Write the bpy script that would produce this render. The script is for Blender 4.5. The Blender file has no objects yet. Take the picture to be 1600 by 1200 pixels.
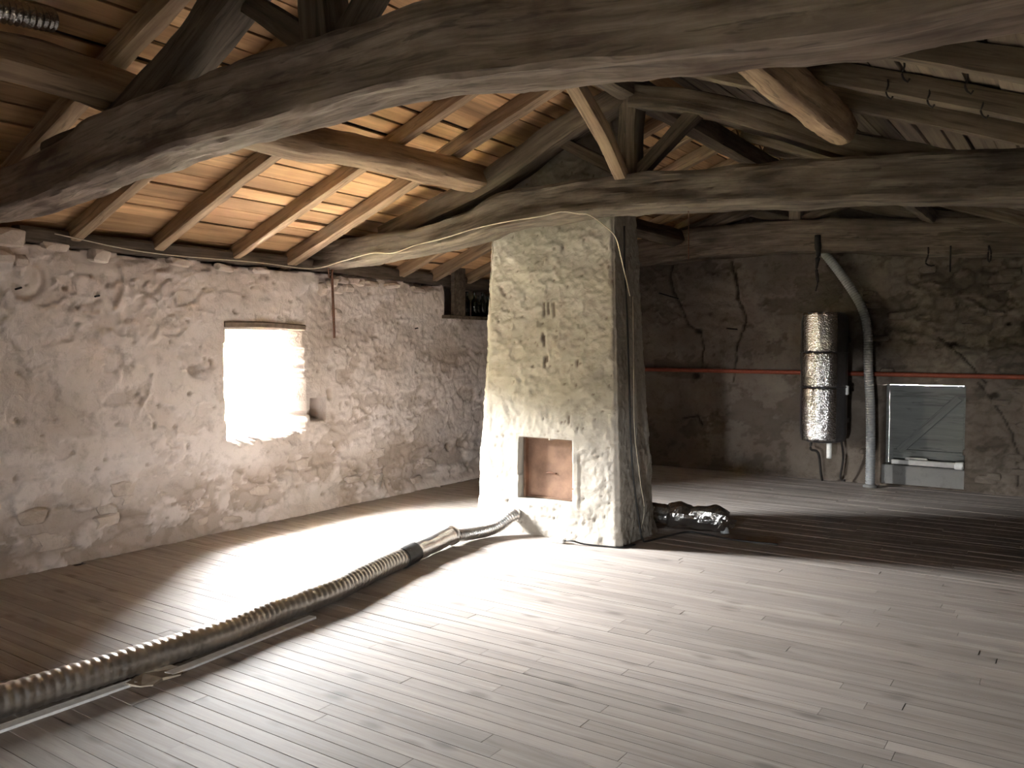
import bpy, bmesh, math, random
import numpy as np
from mathutils import Vector, Matrix

random.seed(7)
RNG = np.random.default_rng(7)
scene = bpy.context.scene
COL = scene.collection

# ------------------------------------------------------------------ camera
PITCH = math.atan(55 / 1300)
YAW = math.radians(34.4)
cam_d = bpy.data.cameras.new('camera')
cam_d.sensor_fit = 'HORIZONTAL'
cam_d.sensor_width = 36.0
cam_d.lens = 36.0 * 1300 / 1600
cam_d.clip_start = 0.02
cam = bpy.data.objects.new('camera', cam_d)
COL.objects.link(cam)
cam.location = (0, 0, 1.5)
cam.rotation_euler = (math.pi / 2 - PITCH, 0, YAW)
scene.camera = cam

# ------------------------------------------------------------------ world (overcast white sky)
SKY = 60.0
world = bpy.data.worlds.new('sky')
scene.world = world
world.use_nodes = True
bg = world.node_tree.nodes['Background']
bg.inputs['Color'].default_value = (0.965, 0.985, 1.0, 1)
bg.inputs['Strength'].default_value = SKY


def portal(name, loc, rot, sx, sy):
    l = bpy.data.lights.new(name, 'AREA')
    l.shape = 'RECTANGLE'
    l.size = sx
    l.size_y = sy
    l.cycles.is_portal = True
    o = bpy.data.objects.new(name, l)
    o.location = loc
    o.rotation_euler = rot
    COL.objects.link(o)
    return o


portal('daylight_portal', (-6.2, 4.60, 1.22), (0, -math.pi / 2, 0), 0.95, 0.66)
portal('daylight_portal', (-1.2, -2.93, 0.45), (math.pi / 2, 0, 0), 0.46, 0.50)  # serves the unseen opening added behind the camera as fill

# ------------------------------------------------------------------ exposure
vs = scene.view_settings
vs.view_transform = 'Standard'
vs.look = 'None'
vs.exposure = 4.15
vs.gamma = 1.0
vs.use_curve_mapping = False
scene.cycles.use_denoising = True
scene.cycles.max_bounces = 14
scene.cycles.diffuse_bounces = 10
scene.cycles.glossy_bounces = 4
scene.cycles.sample_clamp_indirect = 12.0

# ------------------------------------------------------------------ constants of the room
XL, XR = -5.81, 0.50
YB, YF = 9.88, -2.6
XRIDGE = -2.65
SL = 0.38


def under(x):                 # underside of the common rafters
    return 3.4324 - SL * abs(x - XRIDGE)


# ------------------------------------------------------------------ numpy noise
def _hash(ix, iy, iz, seed):
    h = (ix * 374761393 + iy * 668265263 + iz * 2147483647 + seed * 974634777) & 0xFFFFFFFF
    h = ((h ^ (h >> 13)) * 1274126177) & 0xFFFFFFFF
    h = ((h ^ (h >> 16)) * 2246822519) & 0xFFFFFFFF
    return ((h ^ (h >> 15)) & 0xFFFFFF) / float(0xFFFFFF)


def vnoise(P, seed=0):
    P = np.asarray(P, float)
    i = np.floor(P).astype(np.int64)
    f = P - i
    f = f * f * f * (f * (f * 6 - 15) + 10)
    x, y, z = i[:, 0], i[:, 1], i[:, 2]
    r = 0
    for dx in (0, 1):
        wx = f[:, 0] if dx else 1 - f[:, 0]
        for dy in (0, 1):
            wy = f[:, 1] if dy else 1 - f[:, 1]
            for dz in (0, 1):
                wz = f[:, 2] if dz else 1 - f[:, 2]
                r = r + wx * wy * wz * _hash(x + dx, y + dy, z + dz, seed)
    return r * 2 - 1


def fbm(P, seed=0, octv=4, gain=0.5):
    P = np.asarray(P, float)
    a, s, t = 1.0, 0, 0
    for k in range(octv):
        s = s + a * vnoise(P * (2.03 ** k) + 17.3 * k, seed + k)
        t += a
        a *= gain
    return s / t


def worley2(u, v, seed=0):
    """F1, F2 and cell id for 2D points."""
    iu, iv = np.floor(u).astype(np.int64), np.floor(v).astype(np.int64)
    f1 = np.full(u.shape, 9.0)
    f2 = np.full(u.shape, 9.0)
    cid = np.zeros(u.shape)
    for a in (-1, 0, 1):
        for b in (-1, 0, 1):
            cu, cv = iu + a, iv + b
            hx = _hash(cu, cv, cu * 0 + 3, seed)
            hy = _hash(cu, cv, cu * 0 + 9, seed)
            d = np.hypot(cu + 0.1 + 0.8 * hx - u, cv + 0.1 + 0.8 * hy - v)
            c = _hash(cu, cv, cu * 0 + 21, seed)
            nearer = d < f1
            f2 = np.where(nearer, f1, np.minimum(f2, d))
            cid = np.where(nearer, c, cid)
            f1 = np.where(nearer, d, f1)
    return f1, f2, cid


def sstep(a, b, x):
    t = np.clip((x - a) / (b - a), 0, 1)
    return t * t * (3 - 2 * t)


def seg_dist(u, v, pts):
    d = np.full(u.shape, 9.0)
    for (x0, y0), (x1, y1) in zip(pts[:-1], pts[1:]):
        ex, ey = x1 - x0, y1 - y0
        t = np.clip(((u - x0) * ex + (v - y0) * ey) / (ex * ex + ey * ey + 1e-9), 0, 1)
        d = np.minimum(d, np.hypot(u - x0 - t * ex, v - y0 - t * ey))
    return d


def catmull(pts, step):
    P = np.asarray(pts, float)
    if len(P) == 2:
        n = max(2, int(np.linalg.norm((P[1] - P[0])[:3]) / step) + 1)
        t = np.linspace(0, 1, n)[:, None]
        return P[0] * (1 - t) + P[1] * t
    Q = np.vstack([2 * P[0] - P[1], P, 2 * P[-1] - P[-2]])
    out = []
    for k in range(1, len(Q) - 2):
        a, b, c, d = Q[k - 1], Q[k], Q[k + 1], Q[k + 2]
        n = max(1, int(np.linalg.norm((c - b)[:3]) / step))
        t = (np.arange(n) / n)[:, None]
        out.append(0.5 * (2 * b + (c - a) * t + (2 * a - 5 * b + 4 * c - d) * t * t + (3 * b - a - 3 * c + d) * t ** 3))
    out.append(P[-1:])
    return np.vstack(out)


# ------------------------------------------------------------------ mesh helpers
def make_mesh(name, V, F, mats=(), smooth=True, grain=None, attr=None):
    me = bpy.data.meshes.new(name)
    V = np.asarray(V, np.float32)
    if isinstance(F, np.ndarray):
        n, k = F.shape
        me.vertices.add(len(V))
        me.vertices.foreach_set('co', V.ravel())
        me.loops.add(n * k)
        me.loops.foreach_set('vertex_index', F.astype(np.int32).ravel())
        me.polygons.add(n)
        me.polygons.foreach_set('loop_start', (np.arange(n) * k).astype(np.int32))
        me.update(calc_edges=True)
        me.validate()
    else:
        me.from_pydata(V.tolist(), [], F)
        me.update()
    if smooth:
        me.polygons.foreach_set('use_smooth', np.ones(len(me.polygons), bool))
    for m in mats:
        me.materials.append(m)
    if grain is not None:
        a = me.attributes.new('grain', 'FLOAT_VECTOR', 'POINT')
        a.data.foreach_set('vector', np.asarray(grain, np.float32).ravel())
    if attr is not None:
        a = me.attributes.new('dirt_shade', 'FLOAT', 'POINT')
        a.data.foreach_set('value', np.asarray(attr, np.float32).ravel())
    return me


def link(name, me, parent=None, label=None, cat=None, group=None, kind=None):
    o = bpy.data.objects.new(name, me)
    COL.objects.link(o)
    if parent is not None:
        o.parent = parent
    if label:
        o['label'] = label
    if cat:
        o['category'] = cat
    if group:
        o['group'] = group
    if kind:
        o['kind'] = kind
    return o


def thing(name, label, cat, loc=(0, 0, 0), group=None):
    o = link(name, None, None, label, cat, group)
    o.empty_display_size = 0.1
    o.location = loc
    return o


def part(name, me, parent, label=None, kind=None):
    """A mesh given in world coordinates, put under a thing that may stand elsewhere."""
    o = link(name, me, parent, label=label, kind=kind)
    p = Vector((0, 0, 0))
    q = parent
    while q is not None:
        p += q.location
        q = q.parent
    o.location = -p if parent.parent is None else Vector((0, 0, 0))
    return o


def sweep(path, radii_fn, m=16, up=(0, 0, 1), caps=True):
    """path (N,3); radii_fn(i_frac array N, theta array M) -> (N,M,2) side/up offsets"""
    P = np.asarray(path, float)
    T = np.gradient(P, axis=0)
    T /= np.linalg.norm(T, axis=1)[:, None] + 1e-12
    U = np.tile(np.asarray(up, float), (len(P), 1))
    S = np.cross(T, U)
    bad = np.linalg.norm(S, axis=1) < 0.05
    if bad.any():
        S[bad] = np.cross(T[bad], np.array([[1.0, 0.2, 0]]))
    S /= np.linalg.norm(S, axis=1)[:, None]
    U = np.cross(S, T)
    s = np.concatenate([[0], np.cumsum(np.linalg.norm(np.diff(P, axis=0), axis=1))])
    th = np.linspace(0, 2 * math.pi, m, endpoint=False)
    off = radii_fn(s, th)
    V = P[:, None, :] + off[..., 0:1] * S[:, None, :] + off[..., 1:2] * U[:, None, :]
    n = len(P)
    G = np.concatenate([np.broadcast_to(s[:, None, None], (n, m, 1)), off], axis=2)
    V = V.reshape(-1, 3)
    G = G.reshape(-1, 3)
    i = np.arange(n - 1)[:, None]
    j = np.arange(m)[None, :]
    a = i * m + j
    b = i * m + (j + 1) % m
    F = np.stack([a, b, b + m, a + m], axis=-1).reshape(-1, 4)
    if caps:
        c0, c1 = len(V), len(V) + 1
        V = np.vstack([V, P[0], P[-1]])
        G = np.vstack([G, [[0, 0, 0]], [[s[-1], 0, 0]]])
        jj = np.arange(m)
        e = (n - 1) * m
        k0 = np.stack([np.full(m, c0), (jj + 1) % m, jj, jj], axis=-1)
        k1 = np.stack([np.full(m, c1), e + jj, e + (jj + 1) % m, e + (jj + 1) % m], axis=-1)
        faces = F.tolist() + [q[:3] for q in k0.tolist()] + [q[:3] for q in k1.tolist()]
        return V, faces, G
    return V, F, G


def timber_mesh(name, ctrl, mat, seed=0, step=0.06, m=20, rough=0.008, power=9.0, up=(0, 0, 1), twist=0.0):
    """ctrl rows: x y z width height (centre line)."""
    C = catmull(ctrl, step)
    m = max(12, (m + 2) // 4 * 4)

    def off(s, th):
        m4 = m // 4
        tq = np.linspace(-1, 1, m4, endpoint=False)
        tq = np.sign(tq) * np.abs(tq) ** 0.8 * .93
        th = np.concatenate([np.arctan(tq) + kq * math.pi / 2 for kq in range(4)]) + math.pi / 4 * 0
        c, sn = np.cos(th), np.sin(th)
        k = (np.abs(c) ** power + np.abs(sn) ** power) ** (-1 / power)
        a = (c * k)[None, :] * C[:, 3:4] / 2
        b = (sn * k)[None, :] * C[:, 4:5] / 2
        N, M = a.shape
        q = np.stack([np.broadcast_to(s[:, None] * 1.6, (N, M)), a * 5, b * 5], axis=-1).reshape(-1, 3)
        d = fbm(q + seed * 3.7, seed, 3).reshape(N, M) * rough * 2.2
        q2 = q * np.array([3.2, 5, 5])
        d = d + fbm(q2 + 9.1, seed + 50, 3).reshape(N, M) * rough * 1.1
        ln = np.sqrt(a * a + b * b) + 1e-9
        a2, b2 = a * (1 + d / ln), b * (1 + d / ln)
        sway = fbm(np.stack([s * 0.8, s * 0 + seed, s * 0], -1), seed + 9, 2)[:, None] * rough * 0.8
        return np.stack([a2 + sway, b2], axis=-1)

    V, F, G = sweep(C[:, :3], off, m=m, up=up)
    me = make_mesh(name, V, F, (mat,), True, G)
    me.set_sharp_from_angle(angle=math.radians(32))
    return me


def tube_mesh(name, pts, r, mat, step=0.03, m=10, ridge=0.0, pitch=0.02, wob=0.0, seed=0, caps=True, up=(0, 0, 1)):
    C = catmull(pts, step)

    def off(s, th):
        rr = np.full(len(s), r, float) if not callable(r) else r(s)
        if ridge:
            ph = (s / pitch) % 1.0
            rr = rr + ridge * (np.abs(ph * 2 - 1) ** 0.7 - 0.5)
        R = np.broadcast_to(rr[:, None], (len(s), len(th))).copy()
        if wob:
            q = np.stack([np.broadcast_to(s[:, None] * 9, R.shape), np.broadcast_to(np.cos(th) * 1.3, R.shape), np.broadcast_to(np.sin(th) * 1.3, R.shape)], -1).reshape(-1, 3)
            R = R + fbm(q, seed, 3).reshape(R.shape) * wob
        return np.stack([R * np.cos(th), R * np.sin(th)], axis=-1)

    V, F, G = sweep(C[:, :3], off, m=m, caps=caps, up=up)
    return make_mesh(name, V, F, (mat,), True, G)


def box_mesh(name, size, mat, bevel=0.004, seed=None, jitter=0.0, center=(0, 0, 0), smooth=False):
    bm = bmesh.new()
    bmesh.ops.create_cube(bm, size=1.0)
    for v in bm.verts:
        v.co = Vector((v.co.x * size[0], v.co.y * size[1], v.co.z * size[2]))
    if bevel:
        bmesh.ops.bevel(bm, geom=list(bm.edges), offset=bevel, segments=1, profile=0.5, affect='EDGES', clamp_overlap=True)
    if jitter:
        rr = random.Random(seed)
        for v in bm.verts:
            v.co += Vector((rr.uniform(-1, 1), rr.uniform(-1, 1), rr.uniform(-1, 1))) * jitter
    g = [tuple(v.co) for v in bm.verts]
    for v in bm.verts:
        v.co += Vector(center)
    me = bpy.data.meshes.new(name)
    bm.to_mesh(me)
    bm.free()
    me.materials.append(mat)
    a = me.attributes.new('grain', 'FLOAT_VECTOR', 'POINT')
    a.data.foreach_set('vector', np.asarray(g, np.float32).ravel())
    if smooth:
        me.polygons.foreach_set('use_smooth', np.ones(len(me.polygons), bool))
    return me


def lathe_mesh(name, prof, mat, m=24, center=(0, 0, 0)):
    th = np.linspace(0, 2 * math.pi, m, endpoint=False)
    V, F = [], []
    for (r, z) in prof:
        for t in th:
            V.append((center[0] + r * math.cos(t), center[1] + r * math.sin(t), center[2] + z))
    for k in range(len(prof) - 1):
        for j in range(m):
            F.append((k * m + j, k * m + (j + 1) % m, (k + 1) * m + (j + 1) % m, (k + 1) * m + j))
    F.append(tuple(reversed(range(m))))
    F.append(tuple(range((len(prof) - 1) * m, len(prof) * m)))
    return make_mesh(name, V, F, (mat,), True)


def sheet(uu, vv, keep, pos, tgt=None, flip=False):
    """Grid sheet over (u,v). keep(u,v) masks cells; pos(U,V)->(N,3); tgt(P,u,v)->back edge for every border vertex."""
    nu, nv = len(uu), len(vv)
    U, Vv = np.meshgrid(uu, vv, indexing='ij')
    P, attr = pos(U.ravel(), Vv.ravel())
    idx = np.arange(nu * nv).reshape(nu, nv)
    a, b, c, d = idx[:-1, :-1], idx[1:, :-1], idx[1:, 1:], idx[:-1, 1:]
    cu = (U[:-1, :-1] + U[1:, 1:]) / 2
    cv = (Vv[:-1, :-1] + Vv[1:, 1:]) / 2
    k = keep(cu, cv)
    F = np.stack([a, b, c, d], -1)[k]
    if tgt is not None:
        E = np.concatenate([F[:, [0, 1]], F[:, [1, 2]], F[:, [2, 3]], F[:, [3, 0]]])
        key = np.sort(E, axis=1)
        _, first, inv, cnt = np.unique(key[:, 0] * (nu * nv) + key[:, 1], return_index=True, return_inverse=True, return_counts=True)
        B = E[cnt[inv] == 1]
        vb = np.unique(B)
        mp = np.full(nu * nv, -1)
        mp[vb] = np.arange(len(vb)) + len(P)
        NP_ = tgt(P[vb], U.ravel()[vb], Vv.ravel()[vb])
        F2 = np.stack([B[:, 1], B[:, 0], mp[B[:, 0]], mp[B[:, 1]]], -1)
        P = np.vstack([P, NP_])
        attr = np.concatenate([attr, attr[vb]])
        F = np.vstack([F, F2])
    used = np.unique(F)
    rm = np.full(len(P), -1)
    rm[used] = np.arange(len(used))
    F = rm[F]
    if flip:
        F = F[:, ::-1]
    return P[used], F, attr[used]


# ------------------------------------------------------------------ materials
def nodes(mat):
    mat.use_nodes = True
    nt = mat.node_tree
    return nt, nt.nodes, nt.links, nt.nodes['Principled BSDF']


def N(nt, typ, **kw):
    n = nt.nodes.new(typ)
    for k, v in kw.items():
        if k.startswith('i_'):
            n.inputs[k[2:].replace('_', ' ')].default_value = v
        else:
            setattr(n, k, v)
    return n


def ramp(nt, stops):
    r = nt.nodes.new('ShaderNodeValToRGB')
    e = r.color_ramp.elements
    while len(e) > 1:
        e.remove(e[-1])
    e[0].position, e[0].color = stops[0][0], (*stops[0][1], 1)
    for p, c in stops[1:]:
        x = e.new(p)
        x.color = (*c, 1)
    return r


def mix(nt, a, b, fac, blend='MIX'):
    m = nt.nodes.new('ShaderNodeMix')
    m.data_type = 'RGBA'
    m.blend_type = blend
    for s, v in ((m.inputs[6], a), (m.inputs[7], b)):
        if isinstance(v, tuple):
            s.default_value = (*v, 1) if len(v) == 3 else v
        else:
            nt.links.new(v, s)
    if isinstance(fac, float):
        m.inputs[0].default_value = fac
    else:
        nt.links.new(fac, m.inputs[0])
    return m.outputs[2]


def wood_mat(name, dark, light, blotch, scale=1.0, rough=0.8, bump=0.25, blotch_amt=0.6, rnd=0.25, attr='grain', spec=0.25, crack=0.5, knots=0.0):
    mat = bpy.data.materials.new(name)
    nt, nd, lk, bs = nodes(mat)
    at = N(nt, 'ShaderNodeAttribute', attribute_name=attr)
    oi = N(nt, 'ShaderNodeObjectInfo')
    ad = N(nt, 'ShaderNodeVectorMath', operation='ADD')
    ml = N(nt, 'ShaderNodeMath', operation='MULTIPLY')
    ml.inputs[1].default_value = 37.0
    lk.new(oi.outputs['Random'], ml.inputs[0])
    lk.new(at.outputs['Vector'], ad.inputs[0])
    lk.new(ml.outputs[0], ad.inputs[1])
    mp = N(nt, 'ShaderNodeMapping')
    mp.inputs['Scale'].default_value = (1.4 * scale, 26 * scale, 26 * scale)
    lk.new(ad.outputs[0], mp.inputs[0])
    n1 = N(nt, 'ShaderNodeTexNoise', i_Scale=1.0, i_Detail=6.0, i_Roughness=0.62, i_Distortion=0.6)
    lk.new(mp.outputs[0], n1.inputs['Vector'])
    r1 = ramp(nt, [(0.30, dark), (0.70, light)])
    lk.new(n1.outputs[0], r1.inputs[0])
    mp2 = N(nt, 'ShaderNodeMapping')
    mp2.inputs['Scale'].default_value = (2.2, 5, 5)
    lk.new(ad.outputs[0], mp2.inputs[0])
    n2 = N(nt, 'ShaderNodeTexNoise', i_Scale=1.0, i_Detail=5.0, i_Roughness=0.6)
    lk.new(mp2.outputs[0], n2.inputs['Vector'])
    r2 = ramp(nt, [(0.45, (0, 0, 0)), (0.68, (blotch_amt,) * 3)])
    lk.new(n2.outputs[0], r2.inputs[0])
    c = mix(nt, r1.outputs[0], blotch, r2.outputs[0])
    mp3 = N(nt, 'ShaderNodeMapping')
    mp3.inputs['Scale'].default_value = (2.6, 34, 34)
    lk.new(ad.outputs[0], mp3.inputs[0])
    n3 = N(nt, 'ShaderNodeTexNoise', i_Scale=1.0, i_Detail=3.0, i_Roughness=0.5, i_Distortion=1.0)
    lk.new(mp3.outputs[0], n3.inputs['Vector'])
    r3 = ramp(nt, [(0.34, (crack,) * 3), (0.42, (0, 0, 0))])
    lk.new(n3.outputs[0], r3.inputs[0])
    c = mix(nt, c, tuple(x * 0.35 for x in dark), r3.outputs[0])
    if knots:
        mp4 = N(nt, 'ShaderNodeMapping')
        mp4.inputs['Scale'].default_value = (2.6, 6.5, 6.5)
        lk.new(ad.outputs[0], mp4.inputs[0])
        vk = N(nt, 'ShaderNodeTexVoronoi', i_Scale=1.0, i_Randomness=1.0)
        lk.new(mp4.outputs[0], vk.inputs['Vector'])
        rk = ramp(nt, [(0.08, (knots,) * 3), (0.22, (0, 0, 0))])
        lk.new(vk.outputs['Distance'], rk.inputs[0])
        c = mix(nt, c, tuple(x * 0.45 for x in dark), rk.outputs[0])
    hv = N(nt, 'ShaderNodeHueSaturation')
    mr = N(nt, 'ShaderNodeMapRange')
    mr.inputs['To Min'].default_value = 1 - rnd
    mr.inputs['To Max'].default_value = 1 + rnd
    lk.new(oi.outputs['Random'], mr.inputs['Value'])
    lk.new(mr.outputs[0], hv.inputs['Value'])
    lk.new(c, hv.inputs['Color'])
    lk.new(hv.outputs[0], bs.inputs['Base Color'])
    bs.inputs['Roughness'].default_value = rough
    bs.inputs['Specular IOR Level'].default_value = spec
    bp = N(nt, 'ShaderNodeBump', i_Strength=bump, i_Distance=0.01)
    lk.new(n1.outputs[0], bp.inputs['Height'])
    lk.new(bp.outputs[0], bs.inputs['Normal'])
    return mat


def plaster_mat(name, cols, dirt_shade, fine=60.0, bump=0.5, stain=None, patch=1.1):
    mat = bpy.data.materials.new(name)
    nt, nd, lk, bs = nodes(mat)
    ge = N(nt, 'ShaderNodeNewGeometry')
    n1 = N(nt, 'ShaderNodeTexNoise', i_Scale=patch, i_Detail=7.0, i_Roughness=0.62, i_Distortion=0.4)
    lk.new(ge.outputs['Position'], n1.inputs['Vector'])
    r1 = ramp(nt, [(0.32, cols[0]), (0.5, cols[1]), (0.68, cols[2])])
    lk.new(n1.outputs[0], r1.inputs[0])
    n2 = N(nt, 'ShaderNodeTexNoise', i_Scale=9.0, i_Detail=8.0, i_Roughness=0.7)
    lk.new(ge.outputs['Position'], n2.inputs['Vector'])
    r2 = ramp(nt, [(0.30, (0.62, 0.60, 0.58)), (0.48, (1, 1, 1))])
    lk.new(n2.outputs[0], r2.inputs[0])
    c = mix(nt, r1.outputs[0], r2.outputs[0], 0.75, 'MULTIPLY')
    at = N(nt, 'ShaderNodeAttribute', attribute_name='dirt_shade')
    c = mix(nt, c, dirt_shade, at.outputs['Fac'])
    lk.new(c, bs.inputs['Base Color'])
    bs.inputs['Roughness'].default_value = 0.92
    bs.inputs['Specular IOR Level'].default_value = 0.15
    n3 = N(nt, 'ShaderNodeTexNoise', i_Scale=fine, i_Detail=6.0, i_Roughness=0.65)
    lk.new(ge.outputs['Position'], n3.inputs['Vector'])
    n4 = N(nt, 'ShaderNodeTexNoise', i_Scale=14.0, i_Detail=6.0, i_Roughness=0.6, i_Distortion=1.2)
    lk.new(ge.outputs['Position'], n4.inputs['Vector'])
    b1 = N(nt, 'ShaderNodeBump', i_Strength=bump, i_Distance=0.02)
    lk.new(n4.outputs[0], b1.inputs['Height'])
    b2 = N(nt, 'ShaderNodeBump', i_Strength=bump * 0.8, i_Distance=0.006)
    lk.new(n3.outputs[0], b2.inputs['Height'])
    lk.new(b1.outputs[0], b2.inputs['Normal'])
    lk.new(b2.outputs[0], bs.inputs['Normal'])
    return mat


def simple_mat(name, col, rough=0.6, metal=0.0, noise=0.15, nscale=25.0, bump=0.0, spec=0.4):
    mat = bpy.data.materials.new(name)
    nt, nd, lk, bs = nodes(mat)
    ge = N(nt, 'ShaderNodeNewGeometry')
    n1 = N(nt, 'ShaderNodeTexNoise', i_Scale=nscale, i_Detail=5.0, i_Roughness=0.6)
    lk.new(ge.outputs['Position'], n1.inputs['Vector'])
    lo = tuple(max(0, x * (1 - noise)) for x in col)
    hi = tuple(min(1, x * (1 + noise)) for x in col)
    r1 = ramp(nt, [(0.3, lo), (0.7, hi)])
    lk.new(n1.outputs[0], r1.inputs[0])
    lk.new(r1.outputs[0], bs.inputs['Base Color'])
    bs.inputs['Roughness'].default_value = rough
    bs.inputs['Metallic'].default_value = metal
    bs.inputs['Specular IOR Level'].default_value = spec
    if bump:
        bp = N(nt, 'ShaderNodeBump', i_Strength=bump, i_Distance=0.01)
        lk.new(n1.outputs[0], bp.inputs['Height'])
        lk.new(bp.outputs[0], bs.inputs['Normal'])
    return mat


def foil_mat(name, col, rough, cell=0.0, noise_scale=18.0, bump=0.5, tint=0.2):
    mat = bpy.data.materials.new(name)
    nt, nd, lk, bs = nodes(mat)
    ge = N(nt, 'ShaderNodeNewGeometry')
    n1 = N(nt, 'ShaderNodeTexNoise', i_Scale=noise_scale, i_Detail=4.0, i_Roughness=0.6)
    lk.new(ge.outputs['Position'], n1.inputs['Vector'])
    r = ramp(nt, [(0.3, tuple(x * (1 - tint) for x in col)), (0.7, col)])
    lk.new(n1.outputs[0], r.inputs[0])
    lk.new(r.outputs[0], bs.inputs['Base Color'])
    bs.inputs['Metallic'].default_value = 1.0
    bs.inputs['Roughness'].default_value = rough
    h = n1.outputs[0]
    if cell:
        w = N(nt, 'ShaderNodeTexVoronoi', i_Scale=cell)
        lk.new(ge.outputs['Position'], w.inputs['Vector'])
        h = w.outputs['Distance']
    bp = N(nt, 'ShaderNodeBump', i_Strength=bump, i_Distance=0.01)
    lk.new(h, bp.inputs['Height'])
    lk.new(bp.outputs[0], bs.inputs['Normal'])
    return mat


M = {}
M['tie_far'] = wood_mat('shaded_oak', (0.068, 0.054, 0.042), (0.22, 0.18, 0.137), (0.04, 0.029, 0.022), 1.0, blotch_amt=0.75, rnd=0.08, bump=0.5)  # same oak as the near tie, darkened to paint in its shade
M['tie'] = wood_mat('old_oak', (0.16, 0.12, 0.095), (0.43, 0.345, 0.28), (0.085, 0.052, 0.04), 1.0, blotch_amt=0.75, rnd=0.08, bump=0.5)  # near tie, its oak lightened in place of fill light
M['truss'] = wood_mat('truss_oak', (0.065, 0.05, 0.038), (0.20, 0.155, 0.115), (0.05, 0.036, 0.027), 1.0, rnd=0.15, bump=0.4)
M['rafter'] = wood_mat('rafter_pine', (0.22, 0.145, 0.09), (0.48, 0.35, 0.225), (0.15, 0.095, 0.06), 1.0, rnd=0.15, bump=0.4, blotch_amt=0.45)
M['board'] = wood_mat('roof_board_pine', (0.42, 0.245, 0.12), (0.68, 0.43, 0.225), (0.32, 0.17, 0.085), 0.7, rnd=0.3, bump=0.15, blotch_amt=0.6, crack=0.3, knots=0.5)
M['plank'] = wood_mat('washed_pine', (0.275, 0.238, 0.21), (0.41, 0.365, 0.33), (0.29, 0.255, 0.23), 0.8, rough=0.72, rnd=0.12, bump=0.08, blotch_amt=0.5, spec=0.2, crack=0.15, knots=0.55)
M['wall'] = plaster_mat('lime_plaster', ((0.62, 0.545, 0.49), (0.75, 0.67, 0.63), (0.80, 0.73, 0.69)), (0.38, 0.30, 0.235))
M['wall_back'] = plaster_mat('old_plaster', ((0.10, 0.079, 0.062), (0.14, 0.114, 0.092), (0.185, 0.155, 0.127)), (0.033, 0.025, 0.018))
M['wall_dark'] = plaster_mat('unseen_wall_dark', ((0.10, 0.085, 0.07), (0.14, 0.115, 0.095), (0.18, 0.15, 0.125)), (0.06, 0.045, 0.033))  # walls out of view, toned dark to cut bounced light
M['rafter_dark'] = wood_mat('shaded_rafter', (0.08, 0.06, 0.042), (0.22, 0.17, 0.12), (0.05, 0.036, 0.026), 1.0, rnd=0.12, bump=0.4, blotch_amt=0.5)  # right-slope rafters, with the shade put into a darker tone
M['board_dark'] = wood_mat('shaded_board', (0.12, 0.09, 0.065), (0.26, 0.21, 0.155), (0.10, 0.07, 0.05), 0.7, rnd=0.3, bump=0.15)  # boards of the unlit right slope, shade painted into the colour
M['chimney'] = plaster_mat('chimney_plaster', ((0.27, 0.24, 0.20), (0.345, 0.313, 0.267), (0.405, 0.375, 0.33)), (0.12, 0.09, 0.07), bump=0.32)
M['stone'] = plaster_mat('rubble_stone', ((0.50, 0.42, 0.345), (0.63, 0.54, 0.47), (0.71, 0.63, 0.57)), (0.2, 0.15, 0.1), patch=4.0)
M['underlay'] = simple_mat('roof_underside', (0.05, 0.035, 0.025), 0.95)
M['subfloor'] = simple_mat('subfloor_dark', (0.05, 0.04, 0.03), 0.95)
M['alu'] = foil_mat('aluminium_duct', (0.62, 0.58, 0.53), 0.42, noise_scale=40, bump=0.15)
M['alu2'] = foil_mat('aluminium_bright', (0.72, 0.70, 0.68), 0.3, noise_scale=40, bump=0.15)
M['foil'] = foil_mat('crumpled_foil', (0.58, 0.57, 0.56), 0.25, noise_scale=22, bump=1.0)
M['bubble'] = foil_mat('bubble_foil', (0.66, 0.64, 0.63), 0.22, cell=70.0, bump=0.35)
M['tape'] = simple_mat('black_tape', (0.03, 0.028, 0.025), 0.5)
M['grey_hose'] = simple_mat('grey_hose_plastic', (0.30, 0.305, 0.305), 0.45)
M['tank'] = simple_mat('dark_enamel', (0.055, 0.05, 0.05), 0.35)
M['red_pipe'] = simple_mat('red_oxide_pipe', (0.23, 0.05, 0.022), 0.6)
M['rust'] = simple_mat('rusty_iron', (0.16, 0.075, 0.045), 0.8, 0.2, 0.4, 60, 0.3)
M['iron'] = simple_mat('black_iron', (0.03, 0.025, 0.022), 0.7, 0.3)
M['plate'] = simple_mat('heat_browned_steel', (0.25, 0.155, 0.108), 0.38, 0.7, 0.4, 6.0, 0.05)
M['shutter'] = wood_mat('grey_shutter_paint', (0.13, 0.137, 0.128), (0.18, 0.187, 0.175), (0.12, 0.125, 0.115), 0.8, rnd=0.05, bump=0.1, blotch_amt=0.4)
M['white'] = simple_mat('white_plastic', (0.82, 0.81, 0.78), 0.5)
M['grey_white'] = simple_mat('grey_white_paint', (0.46, 0.45, 0.43), 0.6)  # white toned down to an even grey
M['card'] = simple_mat('torn_card', (0.40, 0.33, 0.25), 0.9)
M['cable'] = simple_mat('black_cable', (0.015, 0.014, 0.013), 0.5)
M['wire'] = simple_mat('pale_wire', (0.62, 0.55, 0.42), 0.5)
M['glass'] = simple_mat('dark_bottle_glass', (0.012, 0.018, 0.012), 0.06, 0, 0.1, spec=0.8)
M['cement'] = plaster_mat('smooth_cement', ((0.16, 0.155, 0.145), (0.20, 0.195, 0.185), (0.24, 0.235, 0.22)), (0.1, 0.08, 0.06), bump=0.15)
M['grass'] = simple_mat('meadow', (0.088, 0.078, 0.040), 0.95, 0, 0.4, 0.4)
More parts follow.
